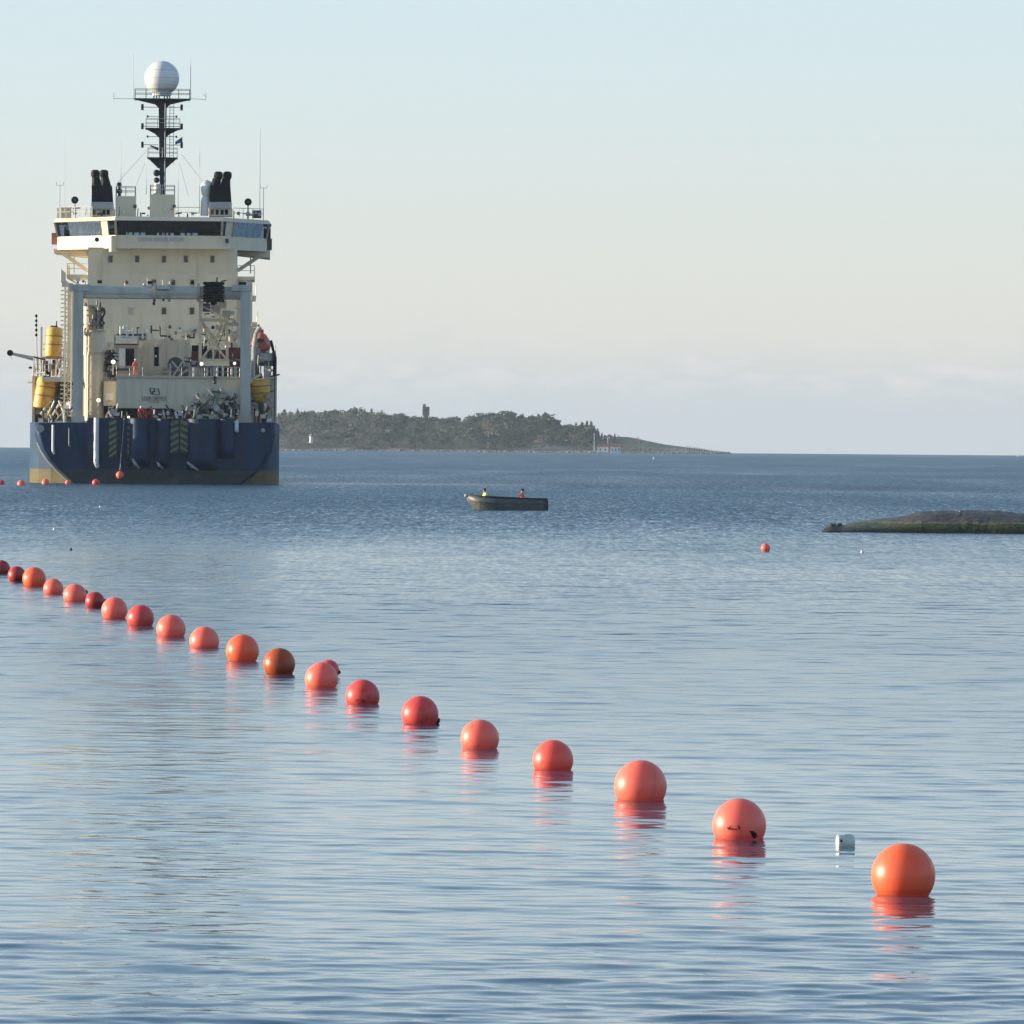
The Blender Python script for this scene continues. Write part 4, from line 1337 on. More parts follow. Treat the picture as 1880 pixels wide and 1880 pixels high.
# ================================================================ people
SKIN = mat('skin', (0.52, 0.30, 0.21), 0.55)
HAIR = mat('dark_hair', (0.018, 0.014, 0.012), 0.7)
def make_person(label, loc, rotz, pose, suit, trousers, head_cover, group=None, scale=1.0):
    """one continuous skinned body; front is -Y"""
    J = {}
    if pose == 'stand':
        J.update(pel=(0, 0, .95), wai=(0, .01, 1.10), che=(0, 0, 1.33), nek=(0, 0, 1.50), hea=(0, -.02, 1.63), top=(0, -.01, 1.70))
        for s, n in ((-1, 'l'), (1, 'r')):
            J.update({n + 'sh': (s * .18, 0, 1.42), n + 'el': (s * .25, .02, 1.15), n + 'wr': (s * .22, -.16, .98), n + 'ha': (s * .21, -.22, .95),
                      n + 'hi': (s * .10, 0, .90), n + 'kn': (s * .12, -.03, .50), n + 'an': (s * .12, .03, .09), n + 'to': (s * .13, -.14, .04)})
    elif pose == 'bend':
        J.update(pel=(0, .08, .86), wai=(0, 0, 1.0), che=(0, -.16, 1.16), nek=(0, -.27, 1.28), hea=(0, -.34, 1.38), top=(0, -.37, 1.45))
        for s, n in ((-1, 'l'), (1, 'r')):
            J.update({n + 'sh': (s * .18, -.2, 1.22), n + 'el': (s * .24, -.34, .98), n + 'wr': (s * .15, -.52, .86), n + 'ha': (s * .12, -.58, .84),
                      n + 'hi': (s * .10, .08, .81), n + 'kn': (s * .14, -.14, .46), n + 'an': (s * .14, .06, .09), n + 'to': (s * .15, -.11, .04)})
    else:  # sit
        J.update(pel=(0, 0, .10), wai=(0, .01, .25), che=(0, -.02, .47), nek=(0, -.04, .63), hea=(0, -.07, .75), top=(0, -.07, .82))
        for s, n in ((-1, 'l'), (1, 'r')):
            J.update({n + 'sh': (s * .18, -.01, .55), n + 'el': (s * .26, -.10, .30), n + 'wr': (s * .17, -.30, .22), n + 'ha': (s * .14, -.36, .21),
                      n + 'hi': (s * .10, -.02, .08), n + 'kn': (s * .15, -.42, .12), n + 'an': (s * .15, -.46, -.28), n + 'to': (s * .16, -.62, -.32)})
    R_ = dict(pel=.145, wai=.135, che=.15, nek=.055, hea=.098, top=.07, sh=.075, el=.055, wr=.042, ha=.035, hi=.10, kn=.068, an=.05, to=.04)
    names = list(J)
    idx = {n: i for i, n in enumerate(names)}
    E = [('pel', 'wai'), ('wai', 'che'), ('che', 'nek'), ('nek', 'hea'), ('hea', 'top')]
    for n in 'lr':
        E += [('che', n + 'sh'), (n + 'sh', n + 'el'), (n + 'el', n + 'wr'), (n + 'wr', n + 'ha'), ('pel', n + 'hi'), (n + 'hi', n + 'kn'), (n + 'kn', n + 'an'), (n + 'an', n + 'to')]
    me = bpy.data.meshes.new('body_frame')
    me.from_pydata([J[n] for n in names], [(idx[a], idx[b]) for a, b in E], [])
    tmp = bpy.data.objects.new('body_frame', me); COL.objects.link(tmp)
    sk = tmp.modifiers.new('skin', 'SKIN')
    tmp.modifiers.new('sub', 'SUBSURF').levels = 1
    for n in names:
        v = me.skin_vertices[0].data[idx[n]]
        rr = R_[n] if n in R_ else R_[n[1:]]
        v.radius = (rr, rr * (.78 if n in ('che', 'wai', 'pel') else 1))
        v.use_root = (n == 'pel')
    bpy.context.view_layer.update()
    bme = bpy.data.meshes.new_from_object(tmp.evaluated_get(bpy.context.evaluated_depsgraph_get()))
    bpy.data.objects.remove(tmp)
    bme.name = 'body'
    bme.materials.clear()
    for m_ in (suit, trousers, SKIN, BLACK): bme.materials.append(m_)
    hz = J['pel'][2]
    hc = Vector(J['hea'])
    for p in bme.polygons:
        c = p.center
        p.use_smooth = True
        mi = 0
        if (c - hc).length < .15 and c.z > J['nek'][2] - .03: mi = 2
        elif min((c - Vector(J['lha'])).length, (c - Vector(J['rha'])).length) < .05: mi = 2
        elif min((c - Vector(J['lto'])).length, (c - Vector(J['rto'])).length, (c - Vector(J['lan'])).length, (c - Vector(J['ran'])).length) < .13: mi = 3
        elif min((c - Vector(J[k])).length for k in ('lhi', 'rhi', 'lkn', 'rkn', 'lan', 'ran')) < min((c - Vector(J[k])).length for k in ('pel', 'wai', 'che', 'lel', 'rel', 'lwr', 'rwr')): mi = 1
        p.material_index = mi
    e = empty('person', loc, rotz)
    e.scale = (scale,) * 3
    b = bpy.data.objects.new('body', bme); COL.objects.link(b); b.parent = e
    # hair or hat
    mb = MB()
    t = Vector(J['top'])
    mb.lathe(hc + Vector((0, .015, .0)), [(.112, .01), (.117, .05), (.10, .10), (.06, .135), (.01, .15)], 14)
    mb.build('headwear', head_cover, e, smooth=True)
    mb = MB(); mb.add([hc + Vector((-.018, -.092, .0)), hc + Vector((.018, -.092, .0)), hc + Vector((0, -.125, -.015)), hc + Vector((0, -.092, .05))], [(0, 1, 2), (0, 2, 3), (1, 3, 2), (0, 3, 1)])
    mb.build('nose', SKIN, e)
    for s in (-1, 1):
        mb = MB(); mb.ball(hc + Vector((s * .036, -.088, .025)), .011, 8, 6); mb.build('eye', HAIR, e)
    # hands: five fingers from the palm, slightly curled
    for s, n in ((-1, 'l'), (1, 'r')):
        w, h = Vector(J[n + 'wr']), Vector(J[n + 'ha'])
        d = (h - w).normalized(); side = Vector((1, 0, 0)); dn = d.cross(side).normalized()
        if dn.z > 0: dn = -dn
        mb = MB()
        for k, ln in zip((-1.5, -.5, .5, 1.5), (.065, .08, .075, .055)):
            a = h + side * k * .018 + d * .02
            mid = a + d * ln * .6
            mb.tube([a, mid, mid + (d * .5 + dn * .8).normalized() * ln * .5], [.010, .009, .007], 6)
        a = h - side * s * .03
        mb.tube([a, a + (d * .6 - side * s * .8).normalized() * .035, a + (d - side * s * .4).normalized() * .065], [.012, .010, .008], 6)
        mb.build('fingers', SKIN, e)
    tag(e, label, 'person', group)
    return e

HIVIS_O = mat('orange_workwear', (0.85, 0.16, 0.09), 0.7, var=.08, vscale=8)
HIVIS_R = mat('red_workwear', (0.62, 0.06, 0.05), 0.7, var=.08, vscale=8)
HIVIS_Y = mat('yellow_workwear', (0.66, 0.80, 0.18), 0.7, var=.06, vscale=8)
DARKT = mat('dark_trousers', (0.03, 0.035, 0.045), 0.8)
HELM = mat('white_helmet', (0.8, 0.8, 0.78), 0.35)

def ship_world(p):
    return SHIP_P + _sx * p[0] + _sy * p[1] + Vector((0, 0, p[2]))

Z_WORK = sZ(693, 4.0)
make_person('person in orange workwear standing before the open door on the ship\'s working deck', ship_world((sX(248.5, 9.5, 680), 9.5, Z_WORK + .02)), -SHIP_AZ + .3, 'stand', HIVIS_O, HIVIS_O, HELM, 'crew on the ship')
make_person('person in orange workwear bending at the stern rail under the ship\'s emblem, leftmost', ship_world((sX(256, 2.2, 760), 2.2, Z_DECK + .06)), -SHIP_AZ + .5, 'bend', HIVIS_O, HIVIS_O, HELM, 'crew on the ship')
make_person('person in orange workwear bending at the stern rail, middle of three', ship_world((sX(267, 2.6, 760), 2.6, Z_DECK + .06)), -SHIP_AZ - .6, 'bend', HIVIS_R, HIVIS_O, HELM, 'crew on the ship')
make_person('person in red workwear bending at the stern rail, rightmost of three', ship_world((sX(282, 2.4, 760), 2.4, Z_DECK + .06)), -SHIP_AZ - .9, 'bend', HIVIS_R, HIVIS_R, mat('red_helmet', (0.5, 0.06, 0.05), .4), 'crew on the ship')

# ================================================================ working deck
def deck_structures():
    # white shelter
    d = empty('deck_shelter', (0, 0, 0), 0, ship)
    Y = 15.0
    z0 = Z_WORK
    mb = MB()
    prof = [(257, 694), (257, 640), (262, 631), (270, 625), (300, 622.5), (345, 623.5), (350, 630), (351, 645), (351, 694)]
    mb.prism([(sp(px, py, Y)[0], max(sp(px, py, Y)[1], z0)) for px, py in prof], Y, Y + 7)
    mb.build('shell', CREAM, d)
    mb = MB(); pbox(mb, 283, 637, 291.5, 672, Y - .05, Y - .004); mb.build('doorway', BLACK, d)
    mb = MB(); pbox(mb, 284.5, 652, 288, 656, Y - .12, Y - .06); mb.build('door_light', WHITE, d)
    for px in (272, 305, 325, 342):
        mb = MB(); pbox(mb, px, 630, px + .8, 690, Y - .06, Y - .004); mb.build('rib', CREAM2, d)
    for px, py, w, h, m_ in ((282, 622, 8, 4, WHITE), (293, 632, 7, 3, WHITE), (265, 683, 2.5, 7, WHITE), (303, 676, 9, 4, GREYB), (304, 683, 10, 3, CREAM)):
        mb = MB(); pbox(mb, px - w / 2, py - h / 2, px + w / 2, py + h / 2, Y - .4, Y - .07); mb.build('fitting', m_, d)
    mb = MB(); pbox(mb, 258, 688, 312, 694, Y - 1.2, Y - .1); mb.build('step', CREAM2, d)
    # portal frame with sliding door, port of it
    p = empty('portal_frame', (0, 0, 0), 0, ship)
    Y = 13.0
    mb = MB(); pbox(mb, 208, 634, 256, 690, Y + .4, Y + 2.5); mb.build('cabin', CREAM, p)
    for (xa, ya, xb, yb, m_, nm) in ((209, 614, 212, 690, GREYB, 'post'), (252, 614, 255, 690, GREYB, 'post'), (209, 620, 255, 626, WHITE, 'lintel'), (209, 631, 255, 633.5, BLACK, 'track'),
                                     (218, 640, 230, 676, WHITE, 'sliding_door'), (231, 640, 246, 672, BLACK, 'doorway'), (212, 676, 240, 681, DARKG, 'sill'), (214, 612.5, 232, 616, DARKG, 'top_beam'), (236, 613, 262, 617, DARKG, 'top_beam')):
        mb = MB(); pbox(mb, xa, ya, xb, yb, Y + (.2 if nm in ('sliding_door', 'doorway') else 0), Y + .38); mb.build(nm, m_, p)
    for px, py in ((221, 603), (233, 610), (262, 610), (244, 606)):
        a, b = V(px, py + 12, Y), V(px, py - 4, Y); b.x = a.x
        mb = MB(); mb.cyl(a, b, .09, .09, 8); mb.build('vent_pipe', WHITE, p)
    # rail along the top of the housing
    z = Z_WORK + .02
    railing(ship, [(sX(214, 4.3, 690), 4.3, z), (sX(262, 4.3, 690), 4.3, z)], 1.0, 1.2, CREAM2)
    railing(ship, [(sX(312, 4.3, 690), 4.3, z), (sX(440, 4.3, 690), 4.3, z)], 1.0, 1.0, STEEL)
    # dark machinery between shelter and lattice
    k = empty('cable_engine', (0, 0, 0), 0, ship)
    Y = 9.0
    mb = MB(); pbox(mb, 315, 661, 334, 692, Y, Y + 3); mb.build('frame', DARKG, k)
    for c_, r_ in (((322, 670), .75), ((330, 684), .55), ((341, 684), .55), ((351, 684), .5), ((361, 684), .5)):
        mb = MB(); mb.lathe(V(*c_, Y - .15), [(r_ * .3, -.3), (r_, -.28), (r_ * .85, 0), (r_, .28), (r_ * .3, .3)], 18, 0, Matrix.Rotation(math.pi / 2, 3, 'X')); mb.build('sheave', DARKG if r_ > .52 else STEEL, k, smooth=True)
    for (a, b) in (((316, 664), (330, 680)), ((318, 690), (335, 664)), ((328, 690), (345, 678)), ((313, 668), (312, 692))):
        mb = MB(); mb.bar(V(*a, Y - .5), V(*b, Y - .5), .16); mb.build('brace', GREYB, k)
    mb = MB(); pbox(mb, 334, 676, 440, 692, Y + .4, Y + 3.5); mb.build('bed', DARKG, k)
    for (xa, ya, xb, yb, Yd, m_) in ((192, 640, 209, 692, 24, DARKG), (353, 642, 417, 692, 26, DARKG), (352, 634, 380, 650, 25, BLACK), (196, 628, 206, 642, 23, STEEL)):  # boxes added behind the deck gear to darken the background
        mb = MB(); pbox(mb, xa, ya, xb, yb, Yd, Yd + 3); mb.build('backdrop_box', m_, k)
    # small posts on the working deck
    for px in (348, 356, 372, 380, 388, 425, 433):
        a, b = V(px, 692, 6.8), V(px, 676 - (px % 3), 6.8); b.x = a.x
        mb = MB(); mb.cyl(a, b, .1, .1, 8); mb.build('bollard_post', [STEEL, GREYB, WHITE][px % 3], ship)
deck_structures()

# containers and crates standing on the deck: things of their own
def container(xa, ya, xb, yb, Y, dep, m_, label):
    x0, z1 = sp(xa, ya, Y); x1, z0 = sp(xb, yb, Y)
    z0 = max(z0, Z_WORK + .02) if z0 < Z_WORK + .5 else z0
    e = empty('container', ship_world(((x0 + x1) / 2, Y, z0)), -SHIP_AZ)
    w, h = (x1 - x0) / 2, z1 - z0
    mb = MB(); mb.box(-w, w, 0, dep, 0, h); mb.build('body', m_, e)
    for x in (-w, w):
        mb = MB(); mb.box(x - .06, x + .06, -.05, .06, 0, h + .02); mb.build('corner_post', m_, e)
    n = 4
    for i in range(1, n):
        x = -w + 2 * w * i / n
        mb = MB(); mb.box(x - .05, x + .05, -.04, -.002, .1, h - .1); mb.build('corrugation', m_, e)
    tag(e, label, 'container', 'containers on the ship')
container(336, 645, 362, 691, 18.0, 6, RUST, 'dark red container on the ship\'s deck right of the white shelter')
container(419, 637, 440, 691, 18.0, 6, RUST, 'dark red container on the ship\'s deck against the starboard gantry leg')

# tangle of cable gear hanging at the stern, starboard
def stern_gear():
    rg = random.Random(5)
    k = empty('plough_gear', (0, 0, 0), 0, ship)
    def inside(px, py):
        top = 712 + 20 * abs((px - 400) / 45) ** 1.3
        return py > top
    mats = [CREAM2, CREAM2, STEEL, GREYB, DARKG, DARKG, RUST, CREAM, CREAM]
    for i in range(230):
        px, py = rg.uniform(350, 438), rg.uniform(706, 770)
        if not inside(px, py): continue
        Y = rg.uniform(1.2, 3.7)
        c = V(px, py, Y)
        m_ = rg.choice(mats if px < 405 else mats + [DARKG, GREYB, DARKG, GREYB])
        t = rg.random()
        mb = MB()
        if t < .45:
            d = Vector((rg.uniform(-1, 1), rg.uniform(-.4, .4), rg.uniform(-.8, 1))).normalized() * rg.uniform(.3, .9)
            mb.cyl(c - d / 2, c + d / 2, rg.uniform(.04, .09), None, 8); nm = 'pipe'
        elif t < .75:
            s = [rg.uniform(.07, .24) for _ in range(3)]
            mb.box(c.x - s[0], c.x + s[0], c.y - s[1], c.y + s[1], c.z - s[2], c.z + s[2]); nm = 'block'
        else:
            r_ = rg.uniform(.12, .32)
            mb.lathe(c, [(r_ * .3, -.12), (r_, -.1), (r_ * .8, 0), (r_, .1), (r_ * .3, .12)], 14, 0, Matrix.Rotation(math.pi / 2 + rg.uniform(-.4, .4), 3, 'X')); nm = 'sheave'
        mb.build(nm, m_, k, smooth=t >= .75)
    mb = MB(); pbox(mb, 356, 740, 434, 770, 3.2, 3.9); mb.build('gear_bed', DARKG, k)
    mb = MB(); mb.lathe(V(394, 705, 3.2), [(.1, 0), (.2, .1), (.16, .5), (.3, .6), (.1, .75)], 10); mb.build('hook_block', DARKG, k)
    mb = MB(); mb.cyl(V(393, 692, 3.3), V(394, 702, 3.3), .05, .05, 6); mb.build('hoist_wire', BLACK, k)
    # gear low on the deck between the gantry feet, port side and middle
    q = empty('deck_gear', (0, 0, 0), 0, ship)
    for i in range(70):
        px = rg.choice([rg.uniform(66, 132), rg.uniform(68, 130), rg.uniform(196, 214), rg.uniform(292, 350), rg.uniform(462, 505)])
        py = rg.uniform(748, 772) if px > 190 else rg.uniform(742, 774)
        Y = rg.uniform(1.0, 3.2) if px > 190 else rg.uniform(2, 7)
        c = V(px, py, Y)
        m_ = rg.choice([CREAM2, CREAM, STEEL, RUST, DARKG, WHITE])
        mb = MB()
        if rg.random() < .6:
            d = Vector((rg.uniform(-.5, .5), rg.uniform(-.3, .3), rg.uniform(.4, 1))).normalized() * rg.uniform(.5, 1.3)
            mb.cyl(c - d / 2, c + d / 2, rg.uniform(.05, .13), None, 8); nm = 'pipe'
        else:
            s = [rg.uniform(.12, .3) for _ in range(3)]
            mb.box(c.x - s[0], c.x + s[0], c.y - s[1], c.y + s[1], c.z - s[2], c.z + s[2]); nm = 'block'
        mb.build(nm, m_, q)
stern_gear()

# port quarter: frames, gusset and walkways
def port_quarter():
    q = empty('port_walkway', (0, 0, 0), 0, ship)
    mb = MB(); mb.prism([sp(92, 772, 13), sp(130, 772, 13), sp(130, 700, 13), sp(108, 698, 13)], 13, 13.5); mb.build('gusset_plate', GREYB, q)
    mb = MB(); mb.bar(V(107, 698, 12.8), V(91, 768, 12.8), .26); mb.build('gusset_edge', CREAM, q)
    Y = 14.0
    for py, xa, xb in ((692, 60, 104), (655, 76, 122)):
        mb = MB(); pbox(mb, xa, py, xb, py + 3, Y - .5, Y + 6); mb.build('walkway', CREAM2, q)
        z = sZ(py, Y); railing(q, [(sX(xa, Y, py), Y - .4, z), (sX(xb, Y, py), Y - .4, z)], 1.1, .9, CREAM)
    for px, ya, yb, w in ((62, 655, 772, 2), (70, 655, 700, 1.8), (76, 600, 690, 3.2), (83, 655, 692, 1.6), (92, 655, 692, 1.6), (102, 655, 700, 2.4), (112, 660, 700, 1.8), (107, 700, 770, 1.2), (70, 752, 774, 1.4), (92, 752, 774, 1.6), (116, 640, 770, 1.2)):
        mb = MB(); pbox(mb, px - w / 2, ya, px + w / 2, yb, Y - .7, Y - .55); mb.build('stanchion', CREAM, q)
    for (xa, ya, xb, yb, m_) in ((79, 662, 88, 684, RUST), (90, 668, 100, 690, CREAM2), (104, 655, 112, 676, CREAM), (82, 682, 92, 688, BLACK), (64, 700, 70, 770, CREAM2), (96, 660, 102, 680, DARKG)):
        mb = MB(); pbox(mb, xa, ya, xb, yb, Y + .2, Y + 1.4); mb.build('locker', m_, q)
    mb = MB(); mb.tube([V(103, 690, Y - .8), V(105, 668, Y - .8), V(110, 660, Y - .8), V(117, 659, Y - .8)], .16, 8); mb.build('bent_pipe', CREAM, q, smooth=True)
    # lamp pole with a row of dark lamps
    mb = MB(); mb.cyl(V(68.5, 690, Y), V(66.5, 577, Y), .06, .05, 6); pole = mb.build('lamp_pole', GREYB, q)
    for py in (580, 589, 597, 606, 615):
        mb = MB(); mb.ball(V(66.6, py, Y - .05), .13, 8, 6, 1.2); mb.build('lamp', BLACK, pole)
    # folded boom reaching out to port
    b = empty('side_boom', (0, 0, 0), 0, ship)
    mb = MB(); mb.cyl(V(64, 659, Y), V(20, 649, Y), .22, .13, 10); mb.build('arm', GREYB, b, smooth=True)
    mb = MB(); mb.lathe(V(18.5, 648, Y), [(.12, -.2), (.3, -.15), (.3, .15), (.12, .2)], 12, 0, Matrix.Rotation(math.pi / 2, 3, 'X')); mb.build('head_sheave', BLACK, b, smooth=True)
    mb = MB(); mb.cyl(V(20, 651, Y), V(20.5, 659, Y), .03, .03, 5); mb.build('wire', GREYB, b)
    mb = MB(); pbox(mb, 53, 673, 60, 677, Y, Y + .4); mb.build('fender_lamp', BLACK, b)
port_quarter()

# starboard quarter: davit and machinery
def starboard_quarter():
    q = empty('lifeboat_davit', (0, 0, 0), 0, ship)
    Y = 11.0
    for (xa, ya, xb, yb, m_) in ((463, 640, 478, 690, GREYB), (470, 648, 502, 662, GREYB), (478, 662, 500, 672, DARKG), (462, 666, 480, 692, DARKG), (484, 672, 498, 692, GREYB), (466, 630, 474, 644, CREAM2), (500, 653, 506, 672, BLACK)):
        mb = MB(); pbox(mb, xa, ya, xb, yb, Y + .3, Y + 2.2); mb.build('davit_block', m_, q)
    mb = MB(); mb.tube([V(465, 690, Y), V(466, 640, Y), V(470, 612, Y), V(478, 600, Y)], .2, 8); mb.build('davit_arm', GREYB, q, smooth=True)
    mb = MB(); mb.tube([V(503, 690, Y), V(505, 655, Y), V(497, 625, Y)], .14, 8); mb.build('davit_arm', BLACK, q, smooth=True)
    mb = MB(); mb.cyl(V(477, 605, Y), V(474, 596, Y), .12, .12, 8); mb.build('davit_head', DARKG, q)
    mb = MB(); mb.cyl(V(479, 738, 8), V(487, 776, 8), .28, .28, 10); mb.build('buoy_strut', DARKG, q, smooth=True)
    for px, ya, yb, w, m_ in ((468, 750, 776, 4, DARKG), (474, 755, 776, 3, RUST), (497, 748, 776, 2, CREAM2), (504, 690, 774, 1.5, DARKG)):
        mb = MB(); pbox(mb, px - w / 2, ya, px + w / 2, yb, 8.4, 8.8); mb.build('stanchion', m_, q)
    mb = MB(); pbox(mb, 462, 691, 508, 694, 9.5, 12); mb.build('walkway', CREAM2, q)
    mb = MB(); mb.tube([V(462, 702, 8), V(470, 693, 8), V(478, 688, 8)], .12, 8); mb.build('bent_pipe', CREAM, q)
    z = sZ(655, 20); xe = sX(506, 20, 655)
    railing(q, [(xe, 20, z), (xe, 40, z)], 1.1, 1.5, GREYB)
starboard_quarter()

def lamps():
    for px, py, Y, r_ in ((208, 664.5, 5.6, .22), (181, 735, 4.4, .20), (430.5, 667, 5.5, .15), (124, 741, 4, .1), (236, 766, .4, .13), (370, 668, 5.8, .18)):
        c = V(px, py, Y)
        l = empty('flood_lamp', (0, 0, 0), 0, ship)
        mb = MB(); mb.lathe(c, [(r_ * .7, -r_ * .5), (r_, 0), (r_ * .95, .02)], 14, 0, Matrix.Rotation(math.pi / 2, 3, 'X')); mb.build('housing', STEEL, l, smooth=True)
        mb = MB(); mb.lathe(c + Vector((0, -.03, 0)), [(r_ * .9, 0), (r_ * .8, .06), (r_ * .3, .12)], 14, 0, Matrix.Rotation(math.pi / 2, 3, 'X')); mb.build('lens', LAMPM, l, smooth=True)
        mb = MB(); mb.cyl(c + Vector((0, .15, 0)), c + Vector((0, .15, -1.2)), .05, .05, 6); mb.build('stalk', STEEL, l)
lamps()

# big yellow mooring buoys stowed on both quarters
def mooring_buoy(px, y0, y1, w, Y, tilt, label, dome=False):
    a, b = V(px, y1, Y), V(px, y0, Y)
    h = b.z - a.z
    r_ = (sX(px + w / 2, Y) - sX(px - w / 2, Y)) / 2
    e = empty('mooring_buoy', ship_world((a.x, Y, a.z)), -SHIP_AZ)
    e.rotation_euler = (0, tilt, -SHIP_AZ)
    if dome: prof = [(r_ * .35, 0), (r_ * .75, h * .12), (r_, h * .35), (r_, h * .88), (r_ * .86, h * .98), (r_ * .4, h)]
    else: prof = [(r_ * .6, 0), (r_ * .97, h * .04), (r_, h * .12), (r_, h * .9), (r_ * .88, h * .97), (r_ * .4, h)]
    mb = MB(); mb.lathe((0, 0, 0), prof, 24); mb.build('body', YEL, e, smooth=True)
    for k in (.42, .70):
        mb = MB(); mb.lathe((0, 0, h * k), [(r_ * 1.0, -.06), (r_ * 1.05, -.04), (r_ * 1.05, .04), (r_ * 1.0, .06)], 24); mb.build('band', mat('buoy_band', (0.34, 0.18, 0.04), .6), e, smooth=True)
    mb = MB(); mb.box(-r_ * .45, r_ * .35, -.1, .1, h * .99, h * 1.04); mb.cyl((r_ * .2, 0, h), (r_ * .2, 0, h * 1.2), .06, .05, 6); mb.build('top_frame', BLACK, e)
    tag(e, label, 'buoy', 'yellow mooring buoys stowed on the ship')
mooring_buoy(97, 600, 656, 31, 13.5, rad(3), 'upper yellow mooring buoy stowed on the ship\'s port side')
mooring_buoy(78, 692, 751, 36, 8.5, rad(8), 'lower yellow mooring buoy stowed on the ship\'s port side, leaning')
mooring_buoy(480, 695, 741, 35, 7.5, rad(-4), 'yellow mooring buoy on the ship\'s starboard quarter, in shade', True)

# enclosed lifeboat seen end on
def lifeboat():
    Y = 14.0
    e = empty('lifeboat', ship_world((sX(479, Y, 645), Y, sZ(650, Y))), -SHIP_AZ)
    k = 1 / 19.1
    prof = [(-.55, .2), (-.85, .55), (-.95, 1.0), (-.80, 1.6), (-.45, 2.05), (0, 2.2), (.45, 2.0), (.80, 1.5), (.95, .95), (.85, .5), (.5, .2)]
    mb = MB()
    secs = [(0, .55), (.5, .85), (1.5, 1.0), (5.0, 1.0), (6.3, .8), (7.0, .35)]
    n = len(prof)
    vs = []
    for y, s in secs: vs += [(x * s, y, 1.0 + (z - 1.0) * s) for x, z in prof]
    fs = [tuple(range(n)), tuple(range(len(secs) * n - 1, (len(secs) - 1) * n - 1, -1))]
    for i in range(len(secs) - 1):
        for j in range(n): fs.append((i * n + j, i * n + (j + 1) % n, (i + 1) * n + (j + 1) % n, (i + 1) * n + j))
    mb.add(vs, fs)
    mb.build('hull', ORNG, e, smooth=True)
    mb = MB(); mb.box(-.35, .3, -.04, .3, 1.2, 1.55); mb.build('hatch', DARKG, e)
    mb = MB(); mb.box(-.25, .25, 1.6, 2.4, 2.1, 2.45); mb.build('conning_hood', ORNG, e)
    mb = MB(); mb.tube([(-.9, 0.3, .9), (-1.0, 3, .9), (-.85, 6, .9)], .05, 6); mb.build('grab_line', DARKG, e)
    tag(e, 'orange red enclosed lifeboat hanging on the ship\'s starboard side', 'lifeboat')
lifeboat()

# the buoy being lowered over the stern on its line
def hanging_buoy():
    c = V(220, 872, -1.5)
    e = empty('float_buoy', ship_world((c.x, c.y, c.z - .35)), -SHIP_AZ)
    r_ = .36
    mb = MB(); mb.ball((0, 0, .35), r_, 24, 16); mb.build('body', B_CORAL, e, smooth=True)
    t = V(228, 768, -.6) - V(220, 872, -1.5)
    mb = MB(); mb.cyl((0, 0, .35 + r_ * .9), Vector((0, 0, .35)) + t, .03, .03, 6); mb.build('line', STEEL, e)
    mb = MB(); mb.lathe((0, 0, .35 + r_ * .95), [(.1, 0), (.08, .08), (.03, .12)], 10); mb.build('eye_lug', M_BLACK, e)
    tag(e, 'coral buoy hanging on a line from the ship\'s stern above the water', 'buoy', 'small far buoys')
hanging_buoy()

# small gear everywhere on a working ship: pipes, lamps, boxes, valves
def loose_gear():
    rg = random.Random(31)
    def scatter(name, n, xr, yr, Yr, mats, size=1.0, vertical=.5):
        k = empty(name, (0, 0, 0), 0, ship)
        for i in range(n):
            c = V(rg.uniform(*xr), rg.uniform(*yr), rg.uniform(*Yr))
            m_ = rg.choice(mats)
            mb = MB(); t = rg.random()
            if t < .62:
                if rg.random() < vertical: d = Vector((rg.uniform(-.08, .08), 0, 1))
                else: d = Vector((1, rg.uniform(-.5, .5), rg.uniform(-.25, .25)))
                d = d.normalized() * rg.uniform(.5, 1.5) * size
                mb.cyl(c - d / 2, c + d / 2, rg.uniform(.035, .085), None, 7); nm = 'pipe'
            elif t < .86:
                s = [rg.uniform(.08, .26) * size for _ in range(3)]
                mb.box(c.x - s[0], c.x + s[0], c.y - s[1], c.y + s[1], c.z - s[2], c.z + s[2]); nm = 'box'
            else:
                mb.lathe(c, [(.05, -.1), (.16, -.08), (.18, .05), (.08, .12)], 10, 0, Matrix.Rotation(math.pi / 2, 3, 'X')); nm = 'valve_wheel'
            mb.build(nm, m_, k)
    warm = [CREAM, CREAM, CREAM2, CREAM2, WHITE, STEEL, DARKG, RUST]
    scatter('port_side_gear', 62, (62, 130), (655, 772), (9.5, 13), warm, 1.0, .65)
    scatter('starboard_side_gear', 40, (462, 504), (645, 774), (6.5, 10), [GREYB, CREAM2, DARKG, STEEL, DARKG], .9, .6)
    scatter('hoist_gear', 46, (369, 440), (553, 640), (6.6, 8.6), [CREAM, CREAM2, STEEL, CREAM, DARKG, BLACK], .7, .5)
    scatter('working_deck_gear', 60, (192, 212), (640, 692), (6, 8), [DARKG, BLACK, RUST, CREAM, DARKG], .7, .6)
    scatter('working_deck_gear', 60, (312, 440), (655, 692), (9.5, 14), [DARKG, BLACK, DARKG, RUST, STEEL, GREYB], .8, .5)
    scatter('upper_deck_gear', 34, (205, 360), (600, 624), (13.2, 14.8), [WHITE, CREAM, DARKG, BLACK, STEEL], .6, .6)
    scatter('crane_gear', 26, (153, 192), (556, 612), (5.6, 6.6), [CREAM, CREAM2, STEEL, DARKG], .6, .7)
    scatter('roof_gear', 44, (108, 484), (380, 397), (62.5, 66), [CREAM, WHITE, DARKG, GREYB], .7, .8)
    scatter('bulwark_gear', 40, (196, 440), (757, 769), (.4, 1.1), [DARKG, CREAM2, STEEL, WHITE, BLACK, RUST], .55, .5)
    scatter('gantry_gear', 22, (128, 460), (515, 524), (3.0, 3.9), [BLACK, DARKG, CREAM, WHITE], .55, .3)
loose_gear()
